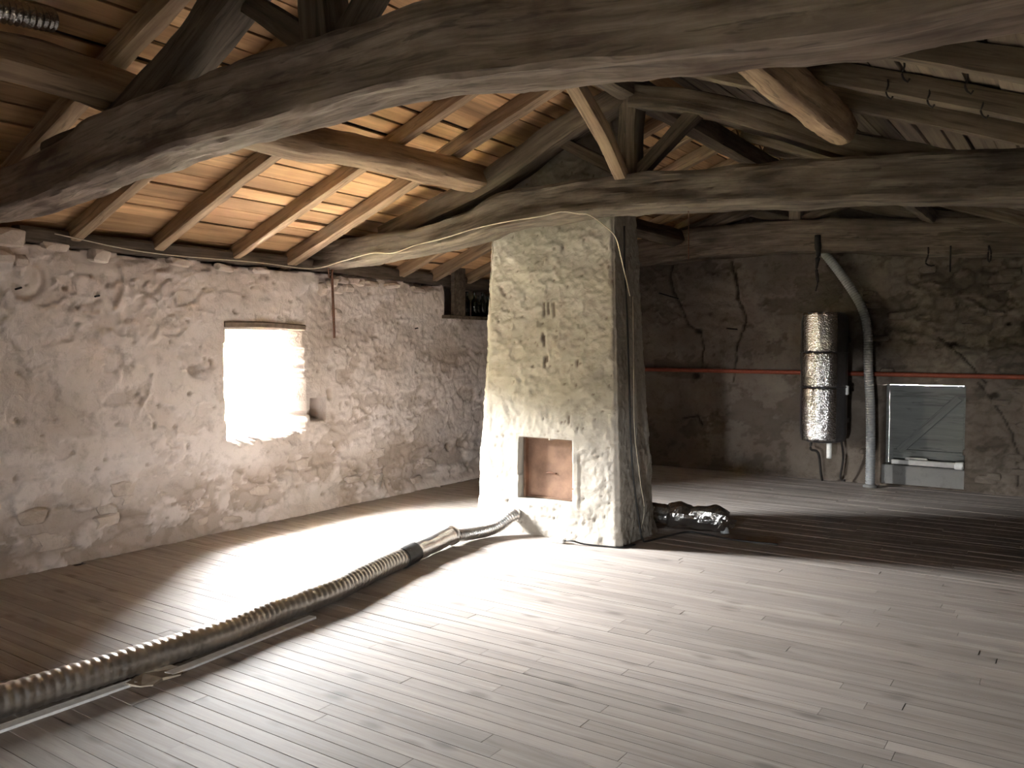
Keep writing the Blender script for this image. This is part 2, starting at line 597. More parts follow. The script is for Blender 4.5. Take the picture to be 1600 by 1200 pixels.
M['block'] = simple_mat('lintel_oak', (0.20, 0.15, 0.11), 0.85, 0, 0.35, 20, 0.3)

# ------------------------------------------------------------------ outside ground
gm = make_mesh('ground', [(-70, -60, -3.4), (40, -60, -3.4), (40, 70, -3.4), (-70, 70, -3.4)], [(0, 1, 2, 3)], (M['grass'],), False)
link('meadow_ground', gm, kind='structure')
# wooded bank beyond the meadow, seen from the window as a treeline
tb_y = np.linspace(-60, 70, 131)
tb_t = np.linspace(0, math.pi, 13)
TBY, TBT = np.meshgrid(tb_y, tb_t, indexing='ij')
tq = np.stack([TBY.ravel() * .35, TBT.ravel() * 2, TBY.ravel() * 0], -1)
tr = (1 + .22 * fbm(tq, 801, 4)).reshape(TBY.shape)
TV = np.stack([-31 + 7 * np.cos(TBT) * tr, TBY, -3.4 + 10.0 * np.sin(TBT) * tr], -1).reshape(-1, 3)
ti = np.arange(131 * 13).reshape(131, 13)
link('wooded_bank', make_mesh('wooded_bank', TV, np.stack([ti[:-1, :-1], ti[1:, :-1], ti[1:, 1:], ti[:-1, 1:]], -1).reshape(-1, 4), (M['grass'],), True), kind='structure')

# ------------------------------------------------------------------ left wall with its window hole
WY0, WY1, WZ0, WZ1 = 4.31, 5.14, 0.74, 1.665
WC = 0.5 * (WY0 + WY1)


def win_edge(u):            # ragged sill line of the hole
    q = np.stack([np.ravel(u) * 6, np.ravel(u) * 0, np.ravel(u) * 0], -1)
    r = fbm(q * 2.6, 5, 5, .65).reshape(np.shape(u))
    return 0.705 + 0.05 * sstep(4.85, 5.12, u) + 0.05 * sstep(4.42, 4.32, u) + 0.055 * r


def left_keep(u, v):
    q = np.stack([v.ravel() * 5, u.ravel() * 0, v.ravel() * 0], -1)
    j = 0.012 * fbm(q, 8, 3).reshape(v.shape)
    bulge = 0.018 * np.sin(np.clip((v - WZ0) / (WZ1 - WZ0), 0, 1) * math.pi)
    hole = (u > WY0 - bulge + j) & (u < WY1 + j * 0.35 + 0.03 * sstep(1.6, 0.9, v)) & (v > win_edge(u)) & (v < WZ1)
    qt = np.stack([u.ravel() * 3.5, u.ravel() * 0, u.ravel() * 0], -1)
    top = 2.195 + 0.035 * fbm(qt, 15, 4).reshape(u.shape) + 0.09 * (u < 2.72)
    top = np.where((u > 7.15) & (u < 9.0), 1.86, top)
    top = np.where(u >= 9.0, 2.19, top)
    return ~hole & (v < top)


def left_pos(u, v):
    P3 = np.stack([u, v, u * 0], -1)
    big = fbm(P3 * 1.6, 31, 3) * 0.03
    mid = fbm(P3 * np.array([6, 8, 1]), 41, 4)
    wu, wv = u + 0.12 * fbm(P3 * 5, 51, 4), v + 0.09 * fbm(P3 * 5 + 40, 52, 4)
    f1, f2, cid = worley2(wu / 0.23, wv / 0.135, 61)
    stone = sstep(0.02, 0.30, f2 - f1)
    smask = np.clip(sstep(0.62, 0.28, v) * 0.8 + sstep(5.0, 5.5, u) * 0.55 + sstep(1.95, 2.2, v) * 0.5, 0, 1)
    smask = smask * sstep(-0.35, 0.25, fbm(P3 * 1.7 + 7, 71, 3) + 0.1)
    d = big + mid * 0.011 + stone * smask * (0.009 + 0.012 * cid)
    # broken plaster skin
    lay = fbm(P3 * np.array([3.2, 4.2, 1]) + 3, 81, 5, 0.6)
    thr = -0.10 + 0.20 * smask
    skin = sstep(thr - 0.012, thr + 0.012, lay)
    d = d + skin * 0.012
    # trowelled ridges
    rid = 1 - np.abs(fbm(P3 * np.array([4.5, 7, 1]) + 11, 91, 4))
    d = d + 0.007 * sstep(0.88, 1.0, rid)
    pit1, _, pc = worley2(u / 0.13 + 0.5 * mid, v / 0.11 + 0.4 * fbm(P3 * 9 + 3, 103, 3), 101)
    pit = (pc > 0.86) * sstep(0.17, 0.10, pit1 + 0.10 * fbm(P3 * 22, 104, 3))
    d = d - 0.016 * pit
    dirt_shade = (1 - skin) * (0.25 + 0.65 * smask) + 0.85 * pit + 0.6 * smask * (1 - stone)
    # eroded courses low on the wall
    ero = sstep(0.05, 0.28, fbm(P3 * np.array([2.1, 6.5, 1]) + 5, 111, 5)) * sstep(0.58, 0.40, v) * sstep(0.02, 0.14, v)
    d = d - 0.03 * ero
    dirt_shade = dirt_shade + 0.6 * ero
    # square putlog hole, diamond holes, pits
    def hole(mask, depth, dk):
        nonlocal d, dirt_shade
        d = d * (1 - mask) - depth * mask
        dirt_shade = dirt_shade + dk * mask  # paints the shade inside each recess into the wall colour
    sq = ((u > 5.215) & (u < 5.40) & (v > 0.845) & (v < 1.045)).astype(float)
    hole(sq, 0.20, 0.55)
    hole((np.abs(u - 5.855) / 0.09 + np.abs(v - 0.33) / 0.055 < 1).astype(float), 0.10, 0.5)
    hole((np.abs(u - 7.25) / 0.08 + np.abs(v - 0.42) / 0.06 < 1).astype(float), 0.10, 0.6)
    for (a, b, r, k) in ((5.455, 1.10, 0.035, 1), (5.46, 1.05, 0.03, 1), (5.52, 0.60, 0.03, 1), (4.01, 1.33, 0.045, 0.8), (5.47, 1.33, 0.03, 0.6), (3.02, 1.92, 0.018, 1), (3.10, 1.79, 0.015, 1)):
        g = np.exp(-(((u - a) / r) ** 2 + ((v - b) / r) ** 2) ** 2)
        d = d - 0.03 * g
        dirt_shade = dirt_shade + k * g
    # old ring scar, ridges and streaks in the plaster
    rr = np.hypot((u - 2.765) / 0.11, (v - 1.965) / 0.115)
    g = np.exp(-((rr - 1) / 0.16) ** 2) * (u > 2.68)
    d = d - 0.018 * g
    dirt_shade = dirt_shade + 0.5 * g
    for pts, a in (([(3.66, 1.30), (3.63, 1.18), (3.53, 1.02)], 0.016), ([(3.42, 2.1), (3.45, 1.95), (3.37, 1.78)], 0.018), ([(3.42, 1.85), (3.41, 1.68)], 0.014), ([(4.06, 2.0), (4.05, 1.75)], -0.008)):
        g = np.exp(-(seg_dist(u, v, pts) / 0.014) ** 2)
        d = d + a * g
    d = d - 0.02 * sstep(2.08, 2.2, v)
    # thick foot of mortar along the floor
    d = d + 0.03 * sstep(0.10, 0.0, v)
    return np.stack([XL + d, u, v], -1), np.clip(dirt_shade, 0, 1) * 0.8


def left_tgt(P, u, v):
    Q = P.copy()
    Q[:, 0] = -6.17
    h = (u > WY0 - 0.1) & (u < WY1 + 0.1) & (v > 0.5) & (v < 1.75)
    Q[h, 1] = 4.36 + (P[h, 1] - 4.31) * 0.60
    Q[h, 2] = np.where(P[h, 2] < 1.1, np.maximum(P[h, 2], 0.80), P[h, 2])
    return Q


uu = np.concatenate([np.arange(YF, 1.0, 0.08), np.arange(1.0, YB + 0.1, 0.0145)])
vv = np.arange(-0.02, 2.36, 0.0145)
V, F, A = sheet(uu, vv, left_keep, left_pos, left_tgt, flip=False)
# eave filling behind the wall plate keeps daylight out
nb = len(V)
V = np.vstack([V, [(-6.17, YF - .3, 1.5), (-6.17, YB + .6, 1.5), (-6.17, YB + .6, 2.5), (-6.17, YF - .3, 2.5)],
               [(-6.17, 7.0, 1.7), (-6.17, 9.2, 1.7), (-6.17, 9.2, 2.5), (-6.17, 7.0, 2.5)]])
SIDE = [np.array([[nb + 0, nb + 1, nb + 2, nb + 3]])]
# the filler must not cover the window opening: it starts above the lintel
V[nb:nb + 2, 2] = 1.85
F = np.vstack([F] + SIDE)
A = np.concatenate([A, np.zeros(8)])
wall_left = link('wall_left', make_mesh('wall_left', V, F, (M['wall'],), True, attr=A), kind='structure')

# loose rubble stones that stand proud of the plaster
def stone_mesh(seed):
    bm = bmesh.new()
    bmesh.ops.create_icosphere(bm, subdivisions=2, radius=1.0)
    P = np.array([v.co[:] for v in bm.verts])
    q = np.sign(P) * np.abs(P) ** 0.42
    q *= (1 + 0.30 * fbm(P * 1.6 + seed * 5, seed, 3))[:, None]
    for v, c in zip(bm.verts, q):
        v.co = Vector(c)
    bmesh.ops.dissolve_limit(bm, angle_limit=0.12, verts=bm.verts, edges=bm.edges)
    bmesh.ops.triangulate(bm, faces=bm.faces)
    me = bpy.data.meshes.new('stone')
    bm.to_mesh(me)
    bm.free()
    me.materials.append(M['stone'])
    return me


STONES = [stone_mesh(k) for k in range(6)]


def stone(parent, y, z, sy, sz, out=0.02, x=XL, rot=0.0):
    o = link('stone', random.choice(STONES), parent)
    o.location = (x + out - 0.05, y, z)
    o.scale = (0.075, sy / 2, sz / 2)
    o.rotation_euler = (rot, random.uniform(-.1, .1), random.uniform(-.1, .1))
    return o


for (y, z, sy, sz) in ((2.66, 2.225, .22, .13), (2.60, 2.10, .16, .10), (2.72, 2.08, .09, .08), (2.50, 2.22, .18, .12), (2.40, 2.09, .2, .1), (3.26, 2.16, .16, .10),
                       (5.50, 2.12, .13, .08), (5.62, 2.15, .14, .07), (5.57, 2.06, .12, .09), (5.69, 2.08, .11, .08), (5.77, 2.15, .15, .06), (5.38, 2.05, .1, .12), (5.86, 2.13, .1, .05), (6.02, 2.14, .16, .06), (6.3, 2.14, .2, .06),
                       (5.55, 1.83, .12, .09), (3.9, 2.17, .2, .06), (4.3, 2.16, .17, .06), (4.65, 2.17, .2, .06), (6.7, 2.12, .22, .06), (2.95, 2.2, .2, .06)):
    stone(wall_left, y, z, sy, sz, 0.025, rot=random.uniform(-.15, .15))
for k in range(34):
    y = random.uniform(2.2, 7.6)
    z = random.choice([0.08, 0.17, 0.26, 0.36, 0.47]) + random.uniform(-.03, .03)
    stone(wall_left, y, z, random.uniform(.14, .27), random.uniform(.07, .12), random.uniform(-.022, -.004), rot=random.uniform(-.12, .12))

# window 1: outer stone surround and the thin lintel over the opening
w1 = thing('window_1', None, None, (XL, WC, 0.74))
del_keys = [k for k in ('label', 'category') if k in w1]
w1['kind'] = 'structure'
part('lintel', timber_mesh('lintel', [(XL - 0.08, 4.30, 1.70, .22, .05), (XL - 0.08, 4.75, 1.705, .22, .055), (XL - 0.08, 5.15, 1.69, .22, .05)], M['block'], 3, rough=.006), w1, label='thin dark oak lintel')
for (nm, sz, ce) in (('jamb_stone', (.10, .20, 1.5), (-6.22, 4.24, 1.2)), ('jamb_stone', (.10, .20, 1.5), (-6.22, 5.0, 1.2)), ('sill_stone', (.10, .7, .25), (-6.22, 4.58, .675)), ('head_stone', (.10, .7, .3), (-6.22, 4.58, 1.81))):
    part(nm, box_mesh(nm, sz, M['stone'], .01, center=ce), w1)

# ------------------------------------------------------------------ back wall
BX0, BX1, BZ0, BZ1 = -1.80, -1.00, 0.02, 1.115


def back_keep(u, v):
    q = np.stack([u.ravel() * 7, v.ravel() * 7, u.ravel() * 0], -1)
    j = 0.012 * fbm(q, 18, 3).reshape(u.shape)
    hole = (u > BX0 + j) & (u < BX1 + j) & (v > BZ0) & (v < BZ1)
    return ~hole & (v < 3.4324 - SL * np.abs(u - XRIDGE) + 0.22)


CRACKS = [[(-4.30, 2.55), (-4.33, 2.40), (-4.29, 2.22), (-4.15, 1.98), (-4.08, 1.80), (-3.93, 1.72), (-3.88, 1.55), (-3.90, 1.28)],
          [(-3.55, 2.55), (-3.50, 2.42), (-3.47, 2.25), (-3.42, 2.05), (-3.35, 1.88), (-3.37, 1.74), (-3.45, 1.58), (-3.47, 1.35), (-3.50, 1.1)],
          [(-3.48, 2.42), (-3.46, 2.1)],
          [(-1.25, 1.62), (-1.02, 1.40), (-0.82, 1.15)],
          [(-0.88, 1.15), (-0.74, 0.95), (-0.62, 0.75), (-0.52, 0.48), (-0.50, 0.1)],
          [(-4.15, 0.62), (-3.95, 0.66), (-3.9, 0.55)]]


def back_pos(u, v):
    P3 = np.stack([u, v, u * 0], -1)
    mid = fbm(P3 * np.array([7, 11, 1]), 141, 4)
    d = fbm(P3 * 1.4, 131, 3) * 0.03 + mid * 0.012
    wu, wv = u + 0.11 * fbm(P3 * 5, 151, 4), v + 0.08 * fbm(P3 * 5 + 40, 152, 4)
    f1, f2, cid = worley2(wu / 0.22, wv / 0.12, 161)
    sm = sstep(-2.3, -1.4, u) * 0.9 + 0.1
    st = sstep(0.03, 0.3, f2 - f1)
    d = d + st * sm * (0.005 + 0.014 * cid)
    skin = sstep(-0.02, 0.02, fbm(P3 * np.array([3, 4, 1]), 171, 5, .6) + 0.12)
    d = d + skin * 0.012
    dirt_shade = (1 - skin) * 0.35 + sm * (1 - st) * 0.25
    jx = 0.02 * fbm(P3 * 16, 181, 3)
    for c in CRACKS:
        g = np.exp(-(seg_dist(u + jx, v, c) / 0.011) ** 2)
        d = d - 0.02 * g
        dirt_shade = dirt_shade + 0.95 * g
    for (a, b, r) in ((-3.94, 1.72, .05), (-3.98, 1.16, .05), (-2.0, 1.25, .09), (-.73, 1.02, .05), (-1.12, 1.55, .03), (-.62, 1.75, .025)):
        g = np.exp(-(((u - a) / r) ** 2 + ((v - b) / (r * .7)) ** 2) ** 2)
        d = d - 0.03 * g
        dirt_shade = dirt_shade + g
    d = d + 0.03 * sstep(0.08, 0, v)
    return np.stack([u, YB - d, v], -1), np.clip(dirt_shade, 0, 1)


def back_tgt(P, u, v):
    Q = P.copy()
    Q[:, 1] = YB + 0.36
    return Q


V, F, A = sheet(np.arange(-6.25, XR + 0.2, 0.018), np.arange(-0.02, 3.75, 0.018), back_keep, back_pos, back_tgt, flip=False)
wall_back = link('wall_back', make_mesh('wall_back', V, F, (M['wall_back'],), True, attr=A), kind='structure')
STONES_B = []
for me in STONES:
    me = me.copy()
    me.materials[0] = M['wall_back']
    STONES_B.append(me)
for k in range(26):
    o = link('stone', random.choice(STONES_B), wall_back)
    x = random.uniform(-2.1, -.3)
    z = random.uniform(1.25, 2.4) if random.random() < .6 else random.uniform(.1, 1.1)
    if BX0 - .15 < x < BX1 + .15 and z < 1.25:
        x = random.uniform(-.8, -.3)
    o.location = (x, YB + .035, z)
    o.scale = (random.uniform(.06, .11), .07, random.uniform(.03, .05))

# right and front walls (beside and behind the camera)
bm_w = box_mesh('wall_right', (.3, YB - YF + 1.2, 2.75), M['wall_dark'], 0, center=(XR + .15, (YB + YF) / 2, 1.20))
link('wall_right', bm_w, kind='structure')


def front_keep(u, v):
    return ~((u > -1.35) & (u < -1.0) & (v > .25) & (v < .65)) & (v < 3.4324 - SL * np.abs(u - XRIDGE) + 0.22)  # leaves an opening added out of view to brighten the near beam


def front_pos(u, v):
    d = fbm(np.stack([u * 4, v * 6, u * 0], -1), 601, 3) * .02
    return np.stack([u, YF + d, v], -1), u * 0


def front_tgt(P, u, v):
    Q = P.copy()
    Q[:, 1] = YF - .33
    return Q


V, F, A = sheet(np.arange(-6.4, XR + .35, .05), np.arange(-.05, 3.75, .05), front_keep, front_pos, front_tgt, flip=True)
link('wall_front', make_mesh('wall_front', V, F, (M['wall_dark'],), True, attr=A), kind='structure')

# ------------------------------------------------------------------ floor: planks laid across the room
PW = 0.081
floor = link('floor', box_mesh('floor', (7.0, YB - YF + .9, .06), M['subfloor'], 0, center=(-2.75, (YB + YF) / 2, -.052)), kind='structure')
F_, cy, sy_ = 1300.0, math.cos(YAW), math.sin(YAW)


def screen(x, y, z):
    dx, dy, dz = x, y, z - 1.5
    r = dx * cy + dy * sy_
    f = (-dx * sy_ + dy * cy) * math.cos(PITCH) - dz * math.sin(PITCH)
    u = (-dx * sy_ + dy * cy) * math.sin(PITCH) + dz * math.cos(PITCH)
    if f < 0.1:
        return None
    return 800 + F_ * r / f, 600 - F_ * u / f


def shoelace(pts):
    return 0.5 * abs(sum(a[0] * b[1] - b[0] * a[1] for a, b in zip(pts, pts[1:] + pts[:1])))


planks = []
y = YF
row = 0
rp = random.Random(21)
while y < YB + .02:
    x = -5.83 - rp.uniform(0, 1.6)
    while x < XR:
        L = rp.uniform(1.1, 2.3)
        a, b = max(x, -5.85), min(x + L, XR)
        if b - a > .15:
            planks.append((a, b, y, y + PW))
        x += L
    y += PW
    row += 1


def seen(p):
    n, inside, pts = 0, 0, []
    for fx in (0, .25, .5, .75, 1):
        s = screen(p[0] + (p[1] - p[0]) * fx, (p[2] + p[3]) / 2, 0)
        n += 1
        if s and 0 < s[0] < 1600 and 0 < s[1] < 1200:
            inside += 1
    c = [screen(p[i], p[j], 0) for i, j in ((0, 2), (1, 2), (1, 3), (0, 3))]
    if None in c or not inside:
        return 0
    return shoelace(c) * inside / n


planks.sort(key=seen, reverse=True)
unit = box_mesh('plank', (1, PW - .0005, .022), M['plank'], 0)
bmq = bmesh.new()
bmq.from_mesh(unit)
tope = [e for e in bmq.edges if all(v.co.z > 0 for v in e.verts) and abs(e.verts[0].co.y - e.verts[1].co.y) < 1e-6]
bmesh.ops.bevel(bmq, geom=tope, offset=.0009, segments=1, affect='EDGES')
bmq.to_mesh(unit)
bmq.free()
plank_meshes = {}
restV, restF, restG = [], [], []
for k, (a, b, y0, y1) in enumerate(planks):
    L = b - a - .002
    dz = -.011 + rp.uniform(-.0009, .0009)
    if k < 300:
        key = round(L * 5)
        if key not in plank_meshes:
            me = unit.copy()
            me.name = 'plank'
            g = np.empty(len(me.vertices) * 3, np.float32)
            me.vertices.foreach_get('co', g)
            g = g.reshape(-1, 3)
            g[:, 0] *= key / 5
            me.attributes['grain'].data.foreach_set('vector', g.ravel())
            plank_meshes[key] = me
        o = link('plank', plank_meshes[key], floor)
        o.location = ((a + b) / 2, (y0 + y1) / 2, dz)
        o.scale = (L, rp.choice([.965, .975, .985, .99, .995, 1.0]), 1)
    else:
        n0 = len(restV)
        o3 = (rp.uniform(0, 50), rp.uniform(0, 50), 0)
        for (px_, py_, pz_) in ((a + .001, y0 + .0016, -.02), (b - .001, y0 + .0016, -.02), (b - .001, y1 - .0016, -.02), (a + .001, y1 - .0016, -.02),
                                (a + .001, y0 + .0016, dz + .011), (b - .001, y0 + .0016, dz + .011), (b - .001, y1 - .0016, dz + .011), (a + .001, y1 - .0016, dz + .011)):
            restV.append((px_, py_, pz_))
            restG.append((px_ + o3[0], py_ + o3[1], pz_))
        restF += [tuple(n0 + i for i in q) for q in ((4, 5, 6, 7), (0, 1, 5, 4), (1, 2, 6, 5), (2, 3, 7, 6), (3, 0, 4, 7))]
link('far_planks', make_mesh('far_planks', restV, restF, (M['plank'],), False, restG), floor, kind='stuff')

# ------------------------------------------------------------------ roof underside, boards, rafters
def roof_slab():
    V, F = [], []
    e = 0.155
    for sgn, xe in ((-1, -6.7), (1, 1.1)):
        ze = 3.4324 - SL * abs(xe - XRIDGE) + e
        zr = 3.4324 + e
        n0 = len(V)
        for (x, z) in ((xe, ze), (XRIDGE, zr)):
            for yy in (YF - .4, YB + .7):
                V.append((x, yy, z))
                V.append((x, yy, z + .06))
        F += [tuple(n0 + i for i in q) for q in ((0, 2, 6, 4), (1, 5, 7, 3), (0, 1, 3, 2), (0, 4, 5, 1), (2, 3, 7, 6))]
    return make_mesh('ceiling', V, F, (M['underlay'],), False)


ceiling = link('ceiling', roof_slab(), kind='structure')
RAFT_Y = [0.42, 1.08, 1.74, 2.40, 3.07, 3.72, 4.42, 5.0, 6.45, 7.0, 7.6, 8.25, 8.9, 9.5]
rb = random.Random(5)
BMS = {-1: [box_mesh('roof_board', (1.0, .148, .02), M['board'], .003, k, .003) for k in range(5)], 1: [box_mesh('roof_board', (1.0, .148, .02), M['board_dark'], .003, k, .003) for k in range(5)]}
slope_len = (XRIDGE + 6.0) * math.sqrt(1 + SL * SL)
ang = math.atan(SL)
for side in (-1, 1):
    t = 0.0
    rows = 0
    while t < slope_len - .1:
        w = rb.uniform(.12, .175)
        k = rb.randrange(3)
        ys = [RAFT_Y[0] - .3] + RAFT_Y[1 + k::3] + [YB + .1]
        for y0, y1 in zip(ys[:-1], ys[1:]):
            if y1 - y0 < .2:
                continue
            o = link('roof_board', rb.choice(BMS[side]), ceiling)
            tt = t + w / 2
            dx = tt * math.cos(ang)
            x = -5.95 + dx if side < 0 else .65 - dx
            z = 3.4324 - SL * abs(x - XRIDGE) + .128 + rb.uniform(-.004, .006)
            o.location = (x, (y0 + y1) / 2, z)
            o.rotation_euler = Matrix.Rotation(-ang * (1 if side < 0 else -1), 3, 'Y').to_euler()
            R = Matrix.Rotation(-ang if side < 0 else ang, 4, 'Y') @ Matrix.Rotation(math.pi / 2 + rb.uniform(-.014, .014), 4, 'Z') @ Matrix.Rotation(rb.uniform(-.03, .03), 4, 'X')
            o.rotation_euler = R.to_euler()
            o.scale = (y1 - y0 - .01, (w - rb.choice([.005, .008, .012, .018, .026])) / .148, 1)
        t += w
        rows += 1

ORD = ['first', 'second', 'third', 'fourth', 'fifth', 'sixth', 'seventh', 'eighth', 'ninth']


def rafter_label(side, yy):
    s = 'left' if side < 0 else 'right'
    if yy < 2.3:
        n = [q for q in RAFT_Y if q < 2.3][::-1].index(yy)
        return 'dark rafter on the %s roof slope, %s one nearer than the big curved beam' % (s, ORD[n])
    if yy < 5.2:
        n = [q for q in RAFT_Y if 2.3 < q < 5.2][::-1].index(yy)
        if s == 'left':
            return 'sunlit rough rafter under the left roof boards, %s counted from the far truss' % ORD[n]
        return 'dim rafter on the right roof slope, %s counted from the far truss' % ORD[n]
    n = [q for q in RAFT_Y if q > 5.2].index(yy)
    return 'shadowed rafter on the %s slope behind the far truss, %s beyond it' % (s, ORD[n])


for side in (-1, 1):
    for i, yy in enumerate(RAFT_Y):
        if side < 0 and abs(yy - 1.74) < .01:
            continue
        xe = -6.05 if side < 0 else .75
        w, h = rb.uniform(.075, .10), rb.uniform(.105, .118)
        if abs(yy - 5.0) < .01 and side < 0:
            w, h = .115, .116
        pts = []
        for f in (0, .35, .7, 1):
            x = xe + (XRIDGE - side * -.02 - xe) * f
            pts.append((x, yy + rb.uniform(-.02, .02), under(x) + .118 - h / 2 + rb.uniform(-.012, .0), w * rb.uniform(.93, 1.07), h))
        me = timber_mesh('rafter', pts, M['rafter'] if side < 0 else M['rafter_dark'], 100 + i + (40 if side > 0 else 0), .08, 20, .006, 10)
        link('rafter', me, None, rafter_label(side, yy), 'rafter', 'rafters under the %s roof slope' % ('left' if side < 0 else 'right'))

# ------------------------------------------------------------------ purlins, ridge beam, wall plates
pl = timber_mesh('purlin', [(-3.98, -.6, 2.80, .19, .18), (-3.97, .8, 2.79, .20, .18), (-3.97, 1.8, 2.785, .19, .17), (-3.96, 2.6, 2.755, .19, .18), (-3.95, 3.3, 2.755, .20, .19), (-3.95, 4.2, 2.80, .19, .19), (-3.95, 5.5, 2.835, .18, .17)], M["rafter"], 11, .06, 32, .012, 4.5, up=(-.355, 0, .935))
link('purlin', pl, None, 'crooked lit log purlin under the left roof boards', 'beam')
pr = timber_mesh('purlin', [(-1.21, -.6, 2.78, .17, .18), (-1.21, 2.0, 2.77, .18, .18), (-1.20, 3.6, 2.76, .17, .16), (-1.20, 4.6, 2.78, .19, .16), (-1.19, 5.20, 2.78, .12, .13)], M['rafter'], 12, .06, 28, .012, 5, up=(.355, 0, .935))
link('purlin', pr, None, 'pale purlin with a hacked end above the far truss, right slope', 'beam')
pr2 = timber_mesh('purlin', [(-1.30, 5.5, 2.83, .13, .12), (-1.30, 7.0, 2.83, .14, .12), (-1.30, 9.3, 2.83, .14, .12)], M['truss'], 13, .08, 20, .007, 5, up=(.355, 0, .935))
link('purlin', pr2, None, 'dark purlin of the right roof slope behind the far truss', 'beam')
link('purlin', timber_mesh('purlin', [(-4.0, 6.3, 2.81, .17, .16), (-4.0, 8.0, 2.80, .17, .16), (-4.0, 9.3, 2.81, .17, .16)], M['truss'], 17, .08, 20, .007, 5, up=(-.355, 0, .935)), None, 'dark purlin of the left roof slope behind the chimney', 'beam')
link('ridge_beam', timber_mesh('ridge_beam', [(XRIDGE, -1.2, 3.33, .14, .17), (XRIDGE, 4, 3.32, .14, .17), (XRIDGE, 9.9, 3.33, .14, .17)], M['truss'], 14, .08, 18, .008), None, 'dark ridge beam along the top of the roof', 'beam')
wp = timber_mesh('wall_plate', [(-5.885, 2.72, 2.265, .22, .11), (-5.88, 3.4, 2.25, .22, .11), (-5.89, 4.6, 2.26, .22, .11), (-5.89, 5.4, 2.27, .22, .11), (-5.90, 6.6, 2.25, .22, .13), (-5.90, 9.8, 2.25, .22, .13)], M['truss'], 15, .07, 18, .008)
link('wall_plate', wp, None, 'dark timber plate lying along the top of the left wall', 'beam')
wq = timber_mesh('wall_plate', [(.60, -1.0, 2.3, .24, .12), (.60, 4, 2.3, .24, .12), (.60, 9.8, 2.3, .24, .12)], M['truss'], 16, .1, 16, .008)
link('wall_plate', wq, None, 'timber plate along the top of the right wall beside the viewpoint', 'beam')

# ------------------------------------------------------------------ trusses
def truss(label, yc, tie, prl, prr, king, struts, seed, mat_tie='tie'):
    t = thing('roof_truss', label, 'truss', (XRIDGE, yc, tie[len(tie) // 2][2]))
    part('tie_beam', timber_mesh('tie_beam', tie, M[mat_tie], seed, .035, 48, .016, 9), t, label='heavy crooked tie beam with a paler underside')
    part('principal_rafter', timber_mesh('principal_rafter', prl, M['truss'], seed + 1, .05, 24, .010, 9), t)
    part('principal_rafter', timber_mesh('principal_rafter', prr, M['truss'], seed + 2, .05, 24, .010, 9), t)
    part('king_post', timber_mesh('king_post', king, M['truss'], seed + 3, .05, 20, .007, 10, up=(0, 1, 0)), t)
    for k, s in enumerate(struts):
        part('strut', timber_mesh('strut', s, M['truss'], seed + 4 + k, .05, 16, .006, 10), t)
    return t


# far truss (in front of the chimney breast)
far_tie = [(-5.95, 5.36, 2.335, .28, .20), (-5.4, 5.36, 2.345, .28, .23), (-4.92, 5.355, 2.375, .29, .22), (-4.48, 5.35, 2.40, .29, .21),
           (-3.98, 5.35, 2.475, .30, .22), (-3.7, 5.35, 2.545, .30, .26), (-3.2, 5.35, 2.575, .30, .26), (-2.7, 5.35, 2.58, .30, .26), (-1.9, 5.35, 2.545, .30, .25),
           (-1.14, 5.35, 2.50, .29, .27), (-.28, 5.35, 2.43, .29, .29), (.62, 5.36, 2.38, .28, .27)]
far = truss('far roof truss crossing in front of the plastered chimney', 5.35, far_tie,
            [(-5.0, 5.36, 2.47, .16, .16), (-4.45, 5.36, 2.63, .17, .19), (-3.83, 5.36, 2.81, .18, .19), (-3.2, 5.36, 3.10, .18, .17), (-2.70, 5.36, 3.28, .18, .15)],
            [(-.50, 5.36, 2.50, .16, .16), (-1.15, 5.36, 2.71, .17, .16), (-1.8, 5.36, 3.00, .17, .16), (-2.2, 5.36, 3.15, .18, .15), (-2.62, 5.36, 3.25, .18, .15)],
            [(-2.66, 5.36, 2.66, .15, .15), (-2.66, 5.36, 3.0, .14, .15), (-2.64, 5.36, 3.30, .15, .17)],
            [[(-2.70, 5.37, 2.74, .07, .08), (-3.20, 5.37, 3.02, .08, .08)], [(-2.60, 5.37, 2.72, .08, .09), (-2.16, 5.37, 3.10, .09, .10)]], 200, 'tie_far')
part('ridge_brace', timber_mesh('ridge_brace', [(-2.665, 5.24, 2.70, .09, .08), (-2.67, 4.95, 2.95, .095, .085), (-2.66, 4.42, 3.25, .09, .08)], M['rafter'], 231, .05, 20, .005, 10, up=(0, 1, .3)), far, label='orange-lit brace rising towards the ridge')

